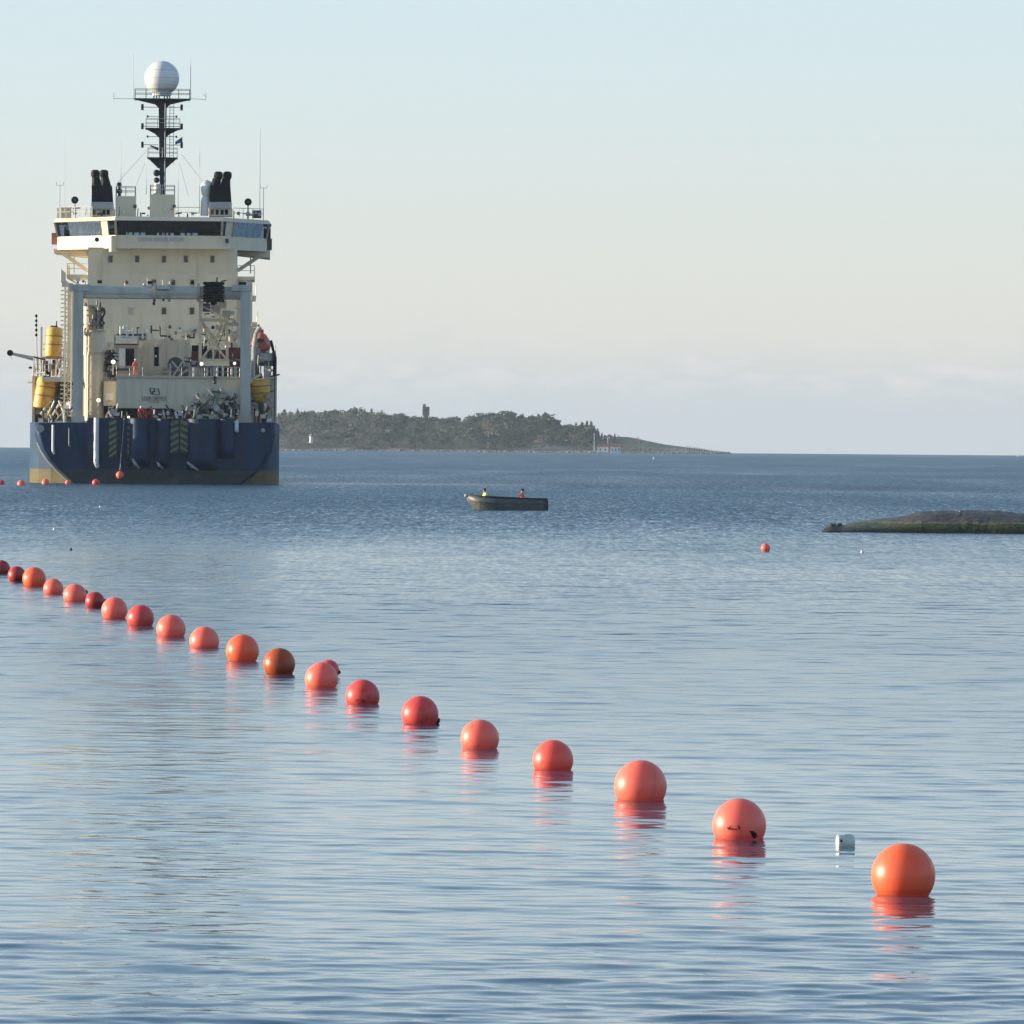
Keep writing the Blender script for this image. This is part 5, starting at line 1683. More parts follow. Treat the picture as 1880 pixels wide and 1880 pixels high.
# ================================================================ skiff with two people
def skiff():
    p = sea_pt(930, 936.5)
    rng = math.hypot(p.x, p.y)
    k = rng / F_PX                                   # metres per photo pixel there
    az = math.atan2(p.x, p.y)
    e = empty('skiff', p, -az)
    ALU = mat('weathered_aluminium', (0.115, 0.120, 0.105), 0.5, 0.2, var=0.22, vscale=3, dirt=(0.05, 0.055, 0.045), dirt_scale=4, dirt_amt=0.6)
    RIM = mat('dark_gunwale', (0.03, 0.035, 0.04), 0.5)
    INN = mat('skiff_inside', (0.16, 0.16, 0.14), 0.6)
    # stations along X (bow at -X): x, half beam at gunwale, half beam at chine, gunwale z, chine z
    st = [(-73 * k, .03, .02, 27 * k, 20 * k), (-70 * k, .18, .05, 26.8 * k, 14.5 * k), (-66 * k, .34, .12, 26.5 * k, 9.5 * k), (-61 * k, .48, .24, 26 * k, 4.5 * k), (-56 * k, .60, .36, 25.5 * k, 0.5 * k), (-49 * k, .70, .50, 25 * k, -2.5 * k), (-40 * k, .78, .62, 24.5 * k, -4 * k),
          (0, .84, .74, 23 * k, -5 * k), (40 * k, .82, .74, 21.5 * k, -5 * k), (72 * k, .76, .70, 21 * k, -5 * k)]
    outer, inner = [], []
    for x, bg_, bc, zg, zc in st:
        outer.append([(x, -bg_, zg), (x, -bg_ * .985, zg * .6 + zc * .4), (x, -bc, zc), (x, 0, zc - .06), (x, bc, zc), (x, bg_ * .985, zg * .6 + zc * .4), (x, bg_, zg)])
    mb = MB()
    n = 7
    vs = [q for r_ in outer for q in r_]
    fs = [(i * n + j, i * n + j + 1, (i + 1) * n + j + 1, (i + 1) * n + j) for i in range(len(st) - 1) for j in range(n - 1)]
    fs.append(tuple(range((len(st) - 1) * n, len(st) * n)))
    mb.add(vs, fs)
    o = mb.build('hull', ALU, e, smooth=True)
    m_ = o.modifiers.new('thickness', 'SOLIDIFY'); m_.thickness = .03; m_.offset = -1
    for s in (-1, 1):
        mb = MB(); mb.tube([(x, s * b_, z + .01) for x, b_, _, z, _ in st], .035, 8); mb.build('gunwale', RIM, e, smooth=True)
        mb = MB(); mb.tube([(x, s * (b_ * 1.0 + .012), z * .55 + .02) for x, b_, _, z, _ in st[1:]], .02, 6); mb.build('rub_strake', ALU, e, smooth=True)
    for x in (-38 * k, 8 * k, 45 * k):
        mb = MB(); mb.box(x - .14, x + .14, -.76, .76, .32, .36); mb.build('thwart', INN, e)
    mb = MB(); mb.box(-50 * k, 71 * k, -.66, .66, -.06, -.03); mb.build('floor', INN, e)
    mb = MB(); mb.box(72 * k, 73.5 * k, -.76, .76, -.05, 21 * k); mb.build('transom', ALU, e)
    mb = MB(); mb.box(70 * k, 75 * k, -.80, -.66, .10, 22.5 * k); mb.build('corner_fender', RIM, e)
    # outboard hung behind the transom, tilted low
    mb = MB(); mb.box(73.6 * k, 76 * k, -.14, .14, .10, .62); mb.cyl((75 * k, 0, .3), (75 * k, 0, -.4), .06, .05, 8); mb.build('outboard', RIM, e)
    # bow roller and painter
    mb = MB(); mb.lathe((-75 * k, 0, 26 * k), [(.05, -.12), (.1, -.08), (.1, .08), (.05, .12)], 12, 0, Matrix.Rotation(math.pi / 2, 3, 'X')); mb.build('bow_roller', WHITE, e, smooth=True)
    mb = MB(); mb.tube([(-60 * k, -.3, 27 * k), (-64 * k, -.15, 31 * k), (-68 * k, 0, 28 * k)], .025, 6); mb.build('bow_rail', RIM, e)
    for x in (-48, -20, 20, 55):
        mb = MB(); mb.box(x * k - .015, x * k + .015, -.865, -.83, .05, .6); mb.build('side_rib', ALU, e)
    tag(e, 'small grey aluminium skiff with two people aboard, bow to the left', 'boat')
    def seat(px, label, suit, rot, head, z=.36):
        w = p + Vector((math.cos(az) * (px - 930) * k, -math.sin(az) * (px - 930) * k, z + .06))
        make_person(label, w, -az + rot, 'sit', suit, DARKT, head)
    seat(891, 'person in yellow jacket sitting in the bow of the skiff', HIVIS_Y, rad(-70), HAIR)
    seat(957, 'person in orange jacket sitting near the stern of the skiff', HIVIS_O, rad(70), HAIR)
skiff()

# ================================================================ bare rock awash on the right
def skerry():
    m_ = bpy.data.materials.new('weedy_rock'); m_.use_nodes = True
    nt = m_.node_tree; b = nt.nodes['Principled BSDF']; N, L = nt.nodes.new, nt.links.new
    b.inputs['Roughness'].default_value = 0.6
    tc = N('ShaderNodeTexCoord'); sep = N('ShaderNodeSeparateXYZ'); L(tc.outputs['Object'], sep.inputs[0])
    n1 = N('ShaderNodeTexNoise'); n1.inputs['Scale'].default_value = 1.1; n1.inputs['Detail'].default_value = 8; n1.inputs['Roughness'].default_value = .65
    mp = N('ShaderNodeMapping'); mp.inputs['Scale'].default_value = (.6, 1, 4); L(tc.outputs['Object'], mp.inputs[0]); L(mp.outputs[0], n1.inputs['Vector'])
    ad = N('ShaderNodeMath'); ad.operation = 'MULTIPLY_ADD'; ad.inputs[1].default_value = .32; ad.inputs[2].default_value = -.16; L(n1.outputs['Fac'], ad.inputs[0])
    h = N('ShaderNodeMath'); h.operation = 'ADD'; L(sep.outputs['Z'], h.inputs[0]); L(ad.outputs[0], h.inputs[1])
    cr = N('ShaderNodeValToRGB')                     # tide marks: weed low down, a paler line for the wet ledge, then bare rock
    el = cr.color_ramp.elements
    el[0].position = 0.0; el[0].color = (0.012, 0.014, 0.007, 1)
    el[1].position = .98; el[1].color = (0.062, 0.056, 0.050, 1)
    for pos, c in ((.16, (0.020, 0.024, 0.008)), (.30, (0.048, 0.066, 0.012)), (.42, (0.058, 0.066, 0.018)), (.47, (0.16, 0.145, 0.10)), (.53, (0.085, 0.078, 0.058)), (.62, (0.072, 0.062, 0.048)), (.8, (0.058, 0.052, 0.046))):
        q = el.new(pos); q.color = (*c, 1)
    L(h.outputs[0], cr.inputs[0])
    n2 = N('ShaderNodeTexNoise'); n2.inputs['Scale'].default_value = 5; n2.inputs['Detail'].default_value = 8; L(tc.outputs['Object'], n2.inputs['Vector'])
    mr = N('ShaderNodeMapRange'); mr.inputs['From Min'].default_value = .3; mr.inputs['From Max'].default_value = .7; mr.inputs['To Min'].default_value = .55; mr.inputs['To Max'].default_value = 1.35; L(n2.outputs['Fac'], mr.inputs['Value'])
    mx = N('ShaderNodeMix'); mx.data_type = 'RGBA'; mx.blend_type = 'MULTIPLY'; mx.inputs['Factor'].default_value = 1; L(cr.outputs[0], mx.inputs['A']); L(mr.outputs[0], mx.inputs['B'])
    L(mx.outputs['Result'], b.inputs['Base Color'])
    bp = N('ShaderNodeBump'); bp.inputs['Strength'].default_value = .8; bp.inputs['Distance'].default_value = .06; L(n2.outputs['Fac'], bp.inputs['Height']); L(bp.outputs[0], b.inputs['Normal'])
    p = sea_pt(1700, 978)
    rng = math.hypot(p.x, p.y); k = rng / F_PX; az = math.atan2(p.x, p.y)
    e = empty('skerry', p, -az)
    # crest line in photo pixels above the water, by photo x
    cx = np.array([1500, 1513, 1521, 1530, 1545, 1552, 1570, 1590, 1620, 1655, 1690, 1720, 1750, 1766, 1800, 1850, 1900, 1960, 2040, 2110]) - 1700
    cz = np.array([-6, 4, 12, 14, 10, 11.5, 16, 18.5, 22, 28, 37, 39, 38.5, 39.5, 39, 36, 32, 24, 12, -6.])
    xs = np.linspace(-200, 410, 240); ys = np.linspace(-1.6, 8, 56)
    X, Yy = np.meshgrid(xs, ys, indexing='ij')
    H = np.interp(X, cx, cz) * k
    xr = X * k
    half = 1.0
    f = np.clip((Yy + 1.2) / 4.4, 0, 1); f = np.sqrt(np.clip(1 - (1 - f) ** 2, 0, 1))
    g = np.clip((8 - Yy) / 4.0, 0, 1); g = g * g * (3 - 2 * g)
    prof = f * g
    nz = (value_noise(xr * 1.0, Yy * 1.0, 1.6, .9, 31) - .5) * .10 + (value_noise(xr, Yy, .5, .35, 33) - .5) * .05 + (value_noise(xr, Yy, .16, .16, 35) - .5) * .03
    ledge = .10 * np.clip(np.sin((H * prof + (value_noise(xr, Yy, 2.2, 1.2, 37) - .5) * .3) * 16), 0, 1) 
    Z = np.where(H > 0, H * prof, H) + nz * np.clip(H * 2, .3, 1) * np.where(f > 0, 1, .4) - .12 * (1 - f) - .10 * (1 - g) + ledge * .3
    crack = np.exp(-((X - 64 - Yy * 1.5) / 1.6) ** 2) * .04 * f
    Z -= crack
    co = np.stack([xr, Yy, Z], -1).reshape(-1, 3)
    nxn, nyn = X.shape
    idx = np.arange(nxn * nyn).reshape(nxn, nyn)
    q = np.stack([idx[:-1, :-1], idx[1:, :-1], idx[1:, 1:], idx[:-1, 1:]], -1).reshape(-1, 4)
    me = bpy.data.meshes.new('rock'); me.from_pydata(co.tolist(), [], q.tolist())
    me.polygons.foreach_set('use_smooth', [True] * len(q)); me.materials.append(m_)
    o = bpy.data.objects.new('rock', me); COL.objects.link(o); o.parent = e
    rg = random.Random(4)
    WEED = mat('weed', (0.04, 0.048, 0.012), .6, var=.4, vscale=6)
    for px, py, s in ((1529, 964, .10), (1541, 963, .09), (1514, 971, .07)):
        mb = MB(); c = at_range(px, py, rng) - p
        c = Vector((c.dot(Vector((math.cos(az), -math.sin(az), 0))), .25, c.z))
        for i in range(3):
            mb.ball(c + Vector((rg.uniform(-.1, .1), rg.uniform(-.2, .2), rg.uniform(-.06, .02))), s * rg.uniform(.7, 1.1), 9, 6, .7)
        mb.build('boulder', WEED, e, smooth=False)
    tag(e, 'low dark rock with green weed along its waterline, cut by the right edge', 'rock')
    return e
skerry()

# ================================================================ birds
GULLW = mat('gull_white', (0.80, 0.80, 0.78), .6)
GULLG = mat('gull_grey', (0.16, 0.16, 0.17), .6)
BIRDK = mat('dark_plumage', (0.02, 0.02, 0.022), .6)
def bird(name, p, rz, s, m_body, m_wing, label, group=None, legs=0.0):
    e = empty(name, p, rz)
    e.scale = (s, s, s)
    mb = MB()
    ax = Matrix.Rotation(math.pi / 2, 3, 'Y')
    mb.lathe((0, 0, .07 + legs), [(.012, -.22), (.05, -.16), (.085, -.06), (.09, .03), (.065, .12), (.035, .17)], 14, 0, ax)
    mb.cyl((.13, 0, .09 + legs), (.17, 0, .19 + legs), .045, .034, 10)
    mb.ball((.18, 0, .205 + legs), .043, 12, 8)
    mb.build('body', m_body, e, smooth=True)
    mb = MB(); mb.cyl((.215, 0, .20 + legs), (.275, 0, .19 + legs), .014, .005, 6); mb.build('beak', mat('beak', (.5, .35, .05), .5), e)
    for sd in (-1, 1):
        mb = MB(); mb.add([(.10, sd * .08, .11 + legs), (-.05, sd * .092, .13 + legs), (-.27, sd * .03, .11 + legs), (-.05, sd * .085, .05 + legs), (.08, sd * .085, .05 + legs)], [(0, 1, 2, 3, 4)])
        w = mb.build('wing', m_wing, e); so = w.modifiers.new('thickness', 'SOLIDIFY'); so.thickness = .015
        if legs:
            mb = MB(); mb.cyl((0, sd * .03, legs + .01), (0, sd * .03, -.05), .008, .008, 5); mb.build('leg', BIRDK, e)
    tag(e, label, 'bird', group)
def net_float(px, py, r_px, m_, label):
    p = sea_pt(px, py); k = math.hypot(p.x, p.y) / F_PX
    e = empty('net_float', p)
    r_ = r_px * k
    MB().lathe((0, 0, -r_ * .3), [(r_ * .3, 0), (r_ * .9, r_ * .3), (r_, r_ * .8), (r_ * .7, r_ * 1.5), (r_ * .25, r_ * 1.8)], 14).build('body', m_, e, smooth=True)
    MB().cyl((0, 0, r_ * 1.4), (r_ * .2, 0, r_ * 2.0), r_ * .2, r_ * .15, 8).build('eye', M_BLACK, e)
    tag(e, label, 'float', 'small net floats')
net_float(100, 973, 3.0, GULLW, 'tiny white net float on the water left of the dark one')
net_float(184, 931.5, 2.2, GULLW, 'tiny white net float just below the middle of the ship')
net_float(1583, 1015, 3.2, GULLW, 'tiny white net float in front of the low rock')
net_float(130, 1010.5, 2.8, BIRDK, 'tiny dark net float above the left end of the buoy line')
pr = at_range(1766, 944.5, math.hypot(*sea_pt(1700, 978)[:2]) + 2.6)
bird('gull', pr, 2.9, .6, GULLW, BIRDK, 'black backed gull standing on the crest of the rock', None, .05)
# ================================================================ the wooded island
ISL = 4500.0
IK = ISL / F_PX                                       # metres per photo pixel at that range
ISL_AZ = math.atan2(ray(900, 826).x, ray(900, 826).y)
_ix = Vector((math.cos(ISL_AZ), -math.sin(ISL_AZ), 0)); _iy = Vector((math.sin(ISL_AZ), math.cos(ISL_AZ), 0))
ISL_P = Vector((math.sin(ISL_AZ) * ISL, math.cos(ISL_AZ) * ISL, sea_z(0, ISL)))
def isl_w(u, v, z): return ISL_P + _ix * u + _iy * v + Vector((0, 0, z))
def hz_y(px): return 821.3 + .0079 * px + 1.6          # photo row of the shoreline
O_X = np.array([260, 380, 440, 505, 545, 560, 600, 640, 680, 720, 760, 800, 850, 880, 900, 935, 985, 1010, 1035, 1062, 1085, 1100, 1130, 1170, 1200, 1230, 1260, 1300, 1337, 1350])
O_Y = np.array([830, 800, 770, 756, 758, 757, 755, 755, 757, 762, 767, 768, 768, 764, 762, 760, 766, 764, 777, 785, 779, 789, 799, 803, 810, 816, 820, 825, 831, 836])
def crest(px): return (hz_y(px) - np.interp(px, O_X, O_Y)) * IK        # metres above the water
def px_of(u): return 900 + u / IK
def tree_h(px):
    c = crest(px)
    wood = np.clip((1165 - px) / 90, 0, 1)
    return np.clip(np.where(wood > 0, 6 + .28 * c, 2), 2, 15) * np.clip(wood, .12, 1)
def ground(u, v):
    px = px_of(u)
    c = crest(px) - tree_h(px) * np.clip((1170 - px) / 60, 0, 1) * .93
    c = np.clip(c, -2, None)
    t = np.clip(v / 190.0, 0, 1)
    back = np.clip((560 - v) / 200.0, 0, 1)
    sh = np.clip(v / 9.0, 0, 1)
    z = np.where(c > 0, (c - 1.2) * t * t * (3 - 2 * t) * back, c) + 1.2 * sh * np.where(c > 0, 1, 0) - .6 * (1 - sh)
    z = z + (value_noise(u, v, 16, 14, 51) - .5) * np.clip(c * .12, .3, 1.6) + (value_noise(u, v, 5, 5, 53) - .5) * .5
    return z

def terrain():
    us = np.linspace((300 - 900) * IK, (1352 - 900) * IK, 420); vs_ = np.concatenate([np.linspace(-6, 40, 34), np.linspace(46, 600, 50)])
    U, Vv = np.meshgrid(us, vs_, indexing='ij')
    Z = ground(U, Vv)
    px = px_of(U)
    base = np.array(isl_w(0, 0, 0))
    co = base + U[..., None] * np.array(_ix) + Vv[..., None] * np.array(_iy)
    co[..., 2] += Z
    nx, ny = U.shape
    idx = np.arange(nx * ny).reshape(nx, ny)
    q = np.stack([idx[:-1, :-1], idx[1:, :-1], idx[1:, 1:], idx[:-1, 1:]], -1).reshape(-1, 4)
    me = bpy.data.meshes.new('island'); me.from_pydata(co.reshape(-1, 3).tolist(), [], q.tolist())
    me.polygons.foreach_set('use_smooth', [True] * len(q))
    # what grows where: bare shore rock, rusty heath, meadow, forest floor
    rock = np.clip((1.9 - Z) / 1.2, 0, 1) * np.clip(.4 + value_noise(U, Vv, 9, 6, 55), 0, 1)
    meadow = np.exp(-((px - 1012) / 42) ** 2) * np.clip((5.5 - Z) / 2, 0, 1) * np.clip((Z - 1.6) / .6, 0, 1)
    heath = np.clip(np.exp(-((px - 725) / 90) ** 2) * np.clip((9 - Z) / 4, 0, 1) * 1.2, 0, 1)
    cols = np.zeros((nx, ny, 4)); cols[..., 3] = 1
    base_c = np.array([.075, .08, .045]); tip = np.array([.17, .185, .10])
    tipf = np.clip((px - 1120) / 80, 0, 1)[..., None]
    C = base_c * (1 - tipf) + tip * tipf
    for w, c in ((heath, (.19, .125, .09)), (meadow, (.26, .25, .15)), (rock, (.20, .18, .155))):
        C = C * (1 - w[..., None]) + np.array(c) * w[..., None]
    C = C * (.75 + .5 * value_noise(U, Vv, 7, 7, 57))[..., None]
    cols[..., :3] = C
    a = me.color_attributes.new('cover', 'FLOAT_COLOR', 'POINT'); a.data.foreach_set('color', cols.reshape(-1).astype(np.float32))
    m_ = bpy.data.materials.new('island_ground'); m_.use_nodes = True
    nt = m_.node_tree; at = nt.nodes.new('ShaderNodeAttribute'); at.attribute_name = 'cover'
    nt.links.new(at.outputs['Color'], nt.nodes['Principled BSDF'].inputs['Base Color'])
    nt.nodes['Principled BSDF'].inputs['Roughness'].default_value = .9
    me.materials.append(m_)
    o = bpy.data.objects.new('island', me); COL.objects.link(o); tag(o, kind='structure')
terrain()

LEAF_D = mat('pine_foliage', (0.048, 0.078, 0.044), .8, var=.35, vscale=.25)
LEAF_M = mat('mixed_foliage', (0.105, 0.135, 0.065), .8, var=.35, vscale=.25)
TWIG = mat('bare_twigs', (0.155, 0.150, 0.110), .85, var=.3, vscale=.3)
TWIG2 = mat('tawny_twigs', (0.27, 0.205, 0.12), .85, var=.3, vscale=.3)
BARK = mat('bark', (0.10, 0.075, 0.06), .9)
BIRCH = mat('birch_bark', (0.34, 0.31, 0.27), .8)

def crown_mesh(kind, seed, n=120):
    """unit-height crown made of many small leaf clumps; returns verts, tris"""
    rg = random.Random(seed)
    vs, fs = [], []
    def leaf(c, s, flat=.6):
        b = len(vs)
        a = Vector((rg.uniform(-1, 1), rg.uniform(-1, 1), rg.uniform(-flat, flat))).normalized() * s
        d = Vector((rg.uniform(-1, 1), rg.uniform(-1, 1), rg.uniform(-flat, flat))).normalized() * s * rg.uniform(.5, 1)
        vs.extend([c - a * .7, c + d, c + a * .7, c - d]); fs.extend([(b, b + 1, b + 2), (b, b + 2, b + 3)])
    if kind == 'spruce':
        for i in range(n):
            t = rg.random() ** .8
            z = .12 + .88 * t
            r_ = .17 * (1 - t) ** .85 * rg.uniform(.5, 1.15) + .008
            a = rg.uniform(0, 6.28)
            leaf(Vector((math.cos(a) * r_, math.sin(a) * r_, z - .05 * r_)), .06 + .06 * (1 - t), .5)
    elif kind == 'pine':
        lobes = [(Vector((rg.uniform(-.17, .17), rg.uniform(-.17, .17), rg.uniform(.5, .9))), rg.uniform(.09, .17)) for _ in range(8)]
        lobes.append((Vector((0, 0, .9)), .1))
        for i in range(n):
            c, r_ = rg.choice(lobes)
            d = Vector((rg.gauss(0, 1), rg.gauss(0, 1), rg.gauss(0, .7))).normalized() * r_ * rg.uniform(.4, 1.05)
            leaf(c + d, .085, .8)
    else:  # bare: fan of upright twigs
        lobes = [(Vector((rg.uniform(-.20, .20), rg.uniform(-.20, .20), rg.uniform(.38, .84))), rg.uniform(.10, .18)) for _ in range(9)]
        for i in range(n):
            c, r_ = rg.choice(lobes)
            d = Vector((rg.gauss(0, 1), rg.gauss(0, 1), rg.gauss(0, 1))).normalized() * r_ * rg.uniform(.2, 1.0)
            p = c + d
            b = len(vs)
            w = Vector((rg.uniform(-1, 1), rg.uniform(-1, 1), 0)).normalized() * .016
            up = Vector((p.x * .5, p.y * .5, .12)) * rg.uniform(.5, 1)
            vs.extend([p - w, p + w, p + up]); fs.append((b, b + 1, b + 2))
            if i % 2 == 0: leaf(p, .05, 1.0)
    return np.array([tuple(v) for v in vs]), fs

VARIANTS = {k: [crown_mesh(k, 100 + i * 7 + j * 31) for i in range(4)] for j, k in enumerate(('spruce', 'pine', 'bare'))}
def crown_me(kind, i, m_):
    v, f = VARIANTS[kind][i]
    me = bpy.data.meshes.new('crown'); me.from_pydata(v.tolist(), [], f); me.materials.append(m_); return me

def pick_kind(px, rg):
    x = .35 * rg.random() + .65 * float(value_noise(np.array(px), np.array(px * .37), 26, 40, 91)) * 1.05
    if 600 < px < 800: return 'bare' if x < .60 else ('pine' if x < .85 else 'spruce')
    if px < 600: return 'pine' if x < .5 else ('bare' if x < .75 else 'spruce')
    if px < 900: return 'bare' if x < .45 else ('pine' if x < .75 else 'spruce')
    return 'spruce' if x < .5 else ('pine' if x < .85 else 'bare')

def forest():
    rg = random.Random(77)
    bags = {'dark': ([], []), 'mid': ([], []), 'bare': ([], []), 'trunk': ([], [])}
    cnt = {k: 0 for k in bags}
    def put(bag, v, f):
        b = cnt[bag]; bags[bag][0].append(v); bags[bag][1].append(np.array(f) + b); cnt[bag] += len(v)
    for i in range(1350):
        px = rg.uniform(330, 1150)
        v = rg.uniform(14, 260) if rg.random() < .8 else rg.uniform(120, 300)
        if 690 < px < 830 and v < 60 and rg.random() < .75: continue
        if 968 < px < 1068 and v < 70: continue
        if px > 1090 and rg.random() < .55: continue
        if px < 620 and v < 40 and rg.random() < .6: continue
        u = (px - 900) * IK
        h = float(tree_h(px)) * rg.uniform(.55, 1.0) * (0.62 + .38 * min(1, v / 120))
        z = float(ground(np.array(u), np.array(v)))
        if z < .8: continue
        kind = pick_kind(px, rg)
        V_, F_ = VARIANTS[kind][rg.randrange(4)]
        a = rg.uniform(0, 6.28); ca, sa = math.cos(a), math.sin(a)
        W = h * rg.uniform(.85, 1.3) * (1.25 if kind != 'spruce' else 1)
        p = np.array(isl_w(u, v, z - .2))
        pts = np.stack([(V_[:, 0] * ca - V_[:, 1] * sa) * W, (V_[:, 0] * sa + V_[:, 1] * ca) * W, V_[:, 2] * h], -1) + p
        put('bare' if kind == 'bare' else ('dark' if (kind == 'spruce' or rg.random() < .5) else 'mid'), pts, F_)
        r_ = .012 * h + .05
        tv = np.array([(-r_, 0, 0), (r_, 0, 0), (0, r_, 0), (0, 0, h * .8)]) + p
        put('trunk', tv, [(0, 1, 3), (1, 2, 3), (2, 0, 3)])
    for i in range(330):                              # the skyline itself
        px = rg.uniform(330, 1110)
        v = rg.uniform(170, 235)
        u = (px - 900) * IK
        z = float(ground(np.array(u), np.array(v)))
        top = (hz_y(px) - np.interp(px, O_X, O_Y)) * IK * (1 + v / ISL)
        h = max(top - z, 2) * rg.uniform(.82, 1.14)
        kind = pick_kind(px, rg)
        V_, F_ = VARIANTS[kind][rg.randrange(4)]
        W = h * rg.uniform(.9, 1.4)
        put('bare' if kind == 'bare' else 'dark', np.stack([V_[:, 0] * W, V_[:, 1] * W, V_[:, 2] * h], -1) + np.array(isl_w(u, v, z - .2)), F_)
    # low scrub along the shore and on the point
    for i in range(700):
        px = rg.uniform(500, 1250)
        v = rg.uniform(6, 60)
        if 968 < px < 1068 and rg.random() < .85: continue
        u = (px - 900) * IK
        h = rg.uniform(.8, 2.6) * (1 if px < 1120 else .6)
        z = float(ground(np.array(u), np.array(v)))
        if z < .7: continue
        V_, F_ = VARIANTS['pine' if rg.random() < .5 else 'bare'][rg.randrange(4)]
        p = np.array(isl_w(u, v, z - h * .4))
        put('mid' if rg.random() < .45 else 'bare', np.stack([V_[:, 0] * h * 2, V_[:, 1] * h * 2, V_[:, 2] * h * 1.3], -1) + p, F_)
    for nm, m_ in (('dark', LEAF_D), ('mid', LEAF_M), ('bare', TWIG), ('trunk', BARK)):
        v = np.concatenate(bags[nm][0]); f = np.concatenate(bags[nm][1])
        me = bpy.data.meshes.new('wood')
        me.vertices.add(len(v)); me.vertices.foreach_set('co', v.ravel())
        me.loops.add(f.size); me.loops.foreach_set('vertex_index', f.ravel().astype(np.int32))
        me.polygons.add(len(f)); me.polygons.foreach_set('loop_start', np.arange(0, f.size, 3, dtype=np.int32))
        me.update(calc_edges=True); me.materials.append(m_)
        yield nm, me
# one far-off wood that reads as a mass
_parts = dict(forest())
wood = empty('wood', ISL_P)
for nm, me in _parts.items():
    o = bpy.data.objects.new({'dark': 'evergreen_foliage', 'mid': 'mixed_foliage', 'bare': 'bare_branches', 'trunk': 'trunks'}[nm], me)
    COL.objects.link(o); o.parent = wood; o.matrix_parent_inverse = Matrix.Translation(-ISL_P); o['kind'] = 'stuff'
tag(wood, 'mixed wood of pines and bare trees covering the island', 'wood', None, 'stuff')

# trees that stand out one by one
def single_tree(px, top_py, v, kind, leaf_m, trunk_m, label, group=None, name='pine_tree', fat=1.0):
    u = (px - 900) * IK
    z = float(ground(np.array(u), np.array(v)))
    top = (hz_y(px) - top_py) * IK * (1 + v / ISL)
    h = max(top - z, 2.0)
    e = empty(name, isl_w(u, v, z - .1), random.uniform(0, 6.28))
    o = bpy.data.objects.new('crown', crown_me(kind, random.randrange(4), leaf_m)); COL.objects.link(o); o.parent = e
    w = h * fat * (1.25 if kind != 'spruce' else 1.15)
    o.scale = (w, w, h)
    mb = MB(); mb.tube([(0, 0, 0), (.02 * h, 0, h * .5), (0, .01 * h, h * .88)], [.02 * h, .013 * h, .004 * h], 6)
    mb.build('trunk', trunk_m, e)
    mb = MB()
    for i in range(5):
        a = i * 1.3; zz = h * (.4 + .09 * i)
        mb.cyl((0, 0, zz), (math.cos(a) * w * .14, math.sin(a) * w * .14, zz + h * .08), .007 * h, .003 * h, 4)
    mb.build('limb', trunk_m, e)
    tag(e, label, 'tree', group)
SK = 'pines standing up from the skyline of the wood'
for px, py in ((528, 749), (556, 752), (604, 752), (640, 747), (653, 751), (672, 750), (690, 753), (862, 762), (884, 757), (899, 757), (908, 758), (932, 753), (938, 754), (946, 757), (978, 762), (993, 760), (1005, 757), (1010, 758)):
    single_tree(px, py, 200 + (px % 7) * 8, 'pine' if px % 3 else 'spruce', LEAF_D, BARK, 'dark pine standing up from the skyline of the wooded island', SK, fat=.8)
for px, py in ((1062, 776), (1074, 774), (1083, 773), (1090, 774), (1096, 780), (1103, 786)):
    single_tree(px, py, 120 + (px % 5) * 8, 'spruce', LEAF_D, BARK, 'dark spruce in the clump before the island\'s low point', 'spruces before the point', 'spruce_tree')
single_tree(896, 768, 40, 'bare', TWIG2, BIRCH, 'pale bare birch standing tall before the dark wood', None, 'birch_tree', .7)
single_tree(990, 796, 34, 'bare', TWIG2, BARK, 'round tawny tree on the pale meadow, left of the two', None, 'round_tree', 1.5)
single_tree(1060, 793, 34, 'bare', TWIG2, BARK, 'round tawny tree beside the huts, right of the two by the meadow', None, 'round_tree', 1.6)
single_tree(1180, 802, 60, 'bare', TWIG2, BARK, 'small lone bush on the bare ridge of the island\'s point', None, 'bush', 1.6)
single_tree(1133, 796, 90, 'spruce', LEAF_D, BARK, 'small lone spruce on the slope right of the spruce clump', None, 'spruce_tree')

# ---------------------------------------------------------------- buildings on the island
PLAST = mat('pale_plaster', (0.44, 0.37, 0.26), .8); WHT = mat('white_wall', (0.78, 0.76, 0.72), .7); ROOFR = mat('red_roof', (0.23, 0.085, 0.05), .8); STONE = mat('tower_stone', (0.13, 0.125, 0.105), .8, var=.2)
def gable_house(px, w_px, h_px, wall, roof, label, v=10, roof_h=.45, n_win=2, name='house', base=None):
    u = (px - 900) * IK
    z = float(ground(np.array(u), np.array(v))) if base is None else base
    e = empty(name, isl_w(u, v, z - .3), -ISL_AZ)
    w, h = w_px * IK / 2, h_px * IK
    d = w * .8
    hw = h * (1 - roof_h)
    mb = MB(); mb.box(-w, w, -d, d, 0, hw + .3); mb.build('wall', wall, e)
    mb = MB(); ov = .4
    mb.add([(-w - ov, -d - ov, hw + .3), (w + ov, -d - ov, hw + .3), (w + ov, d + ov, hw + .3), (-w - ov, d + ov, hw + .3), (-w - ov, 0, h + .3), (w + ov, 0, h + .3)], [(3, 2, 1, 0), (0, 1, 5, 4), (2, 3, 4, 5), (0, 4, 3), (1, 2, 5)])
    rf = mb.build('roof', roof, e)
    mb = MB(); mb.box(w * .3, w * .3 + .6, -.3, .3, h * .8, h + .9); mb.build('chimney', roof, rf)
    for i in range(n_win):
        x = -w + 2 * w * (i + .5) / n_win
        f = MB().box(x - .5, x + .5, -d - .06, -d - .01, hw * .35, hw * .8).build('window', WHT, e)
        MB().box(x - .38, x + .38, -d - .08, -d - .065, hw * .4, hw * .75).build('pane', PANE, f)
    tag(e, label, 'house')
gable_house(519, 15, 17, PLAST, mat('grey_roof', (.2, .19, .18), .8), 'beige house at the island shore next to the ship\'s hull', 12)
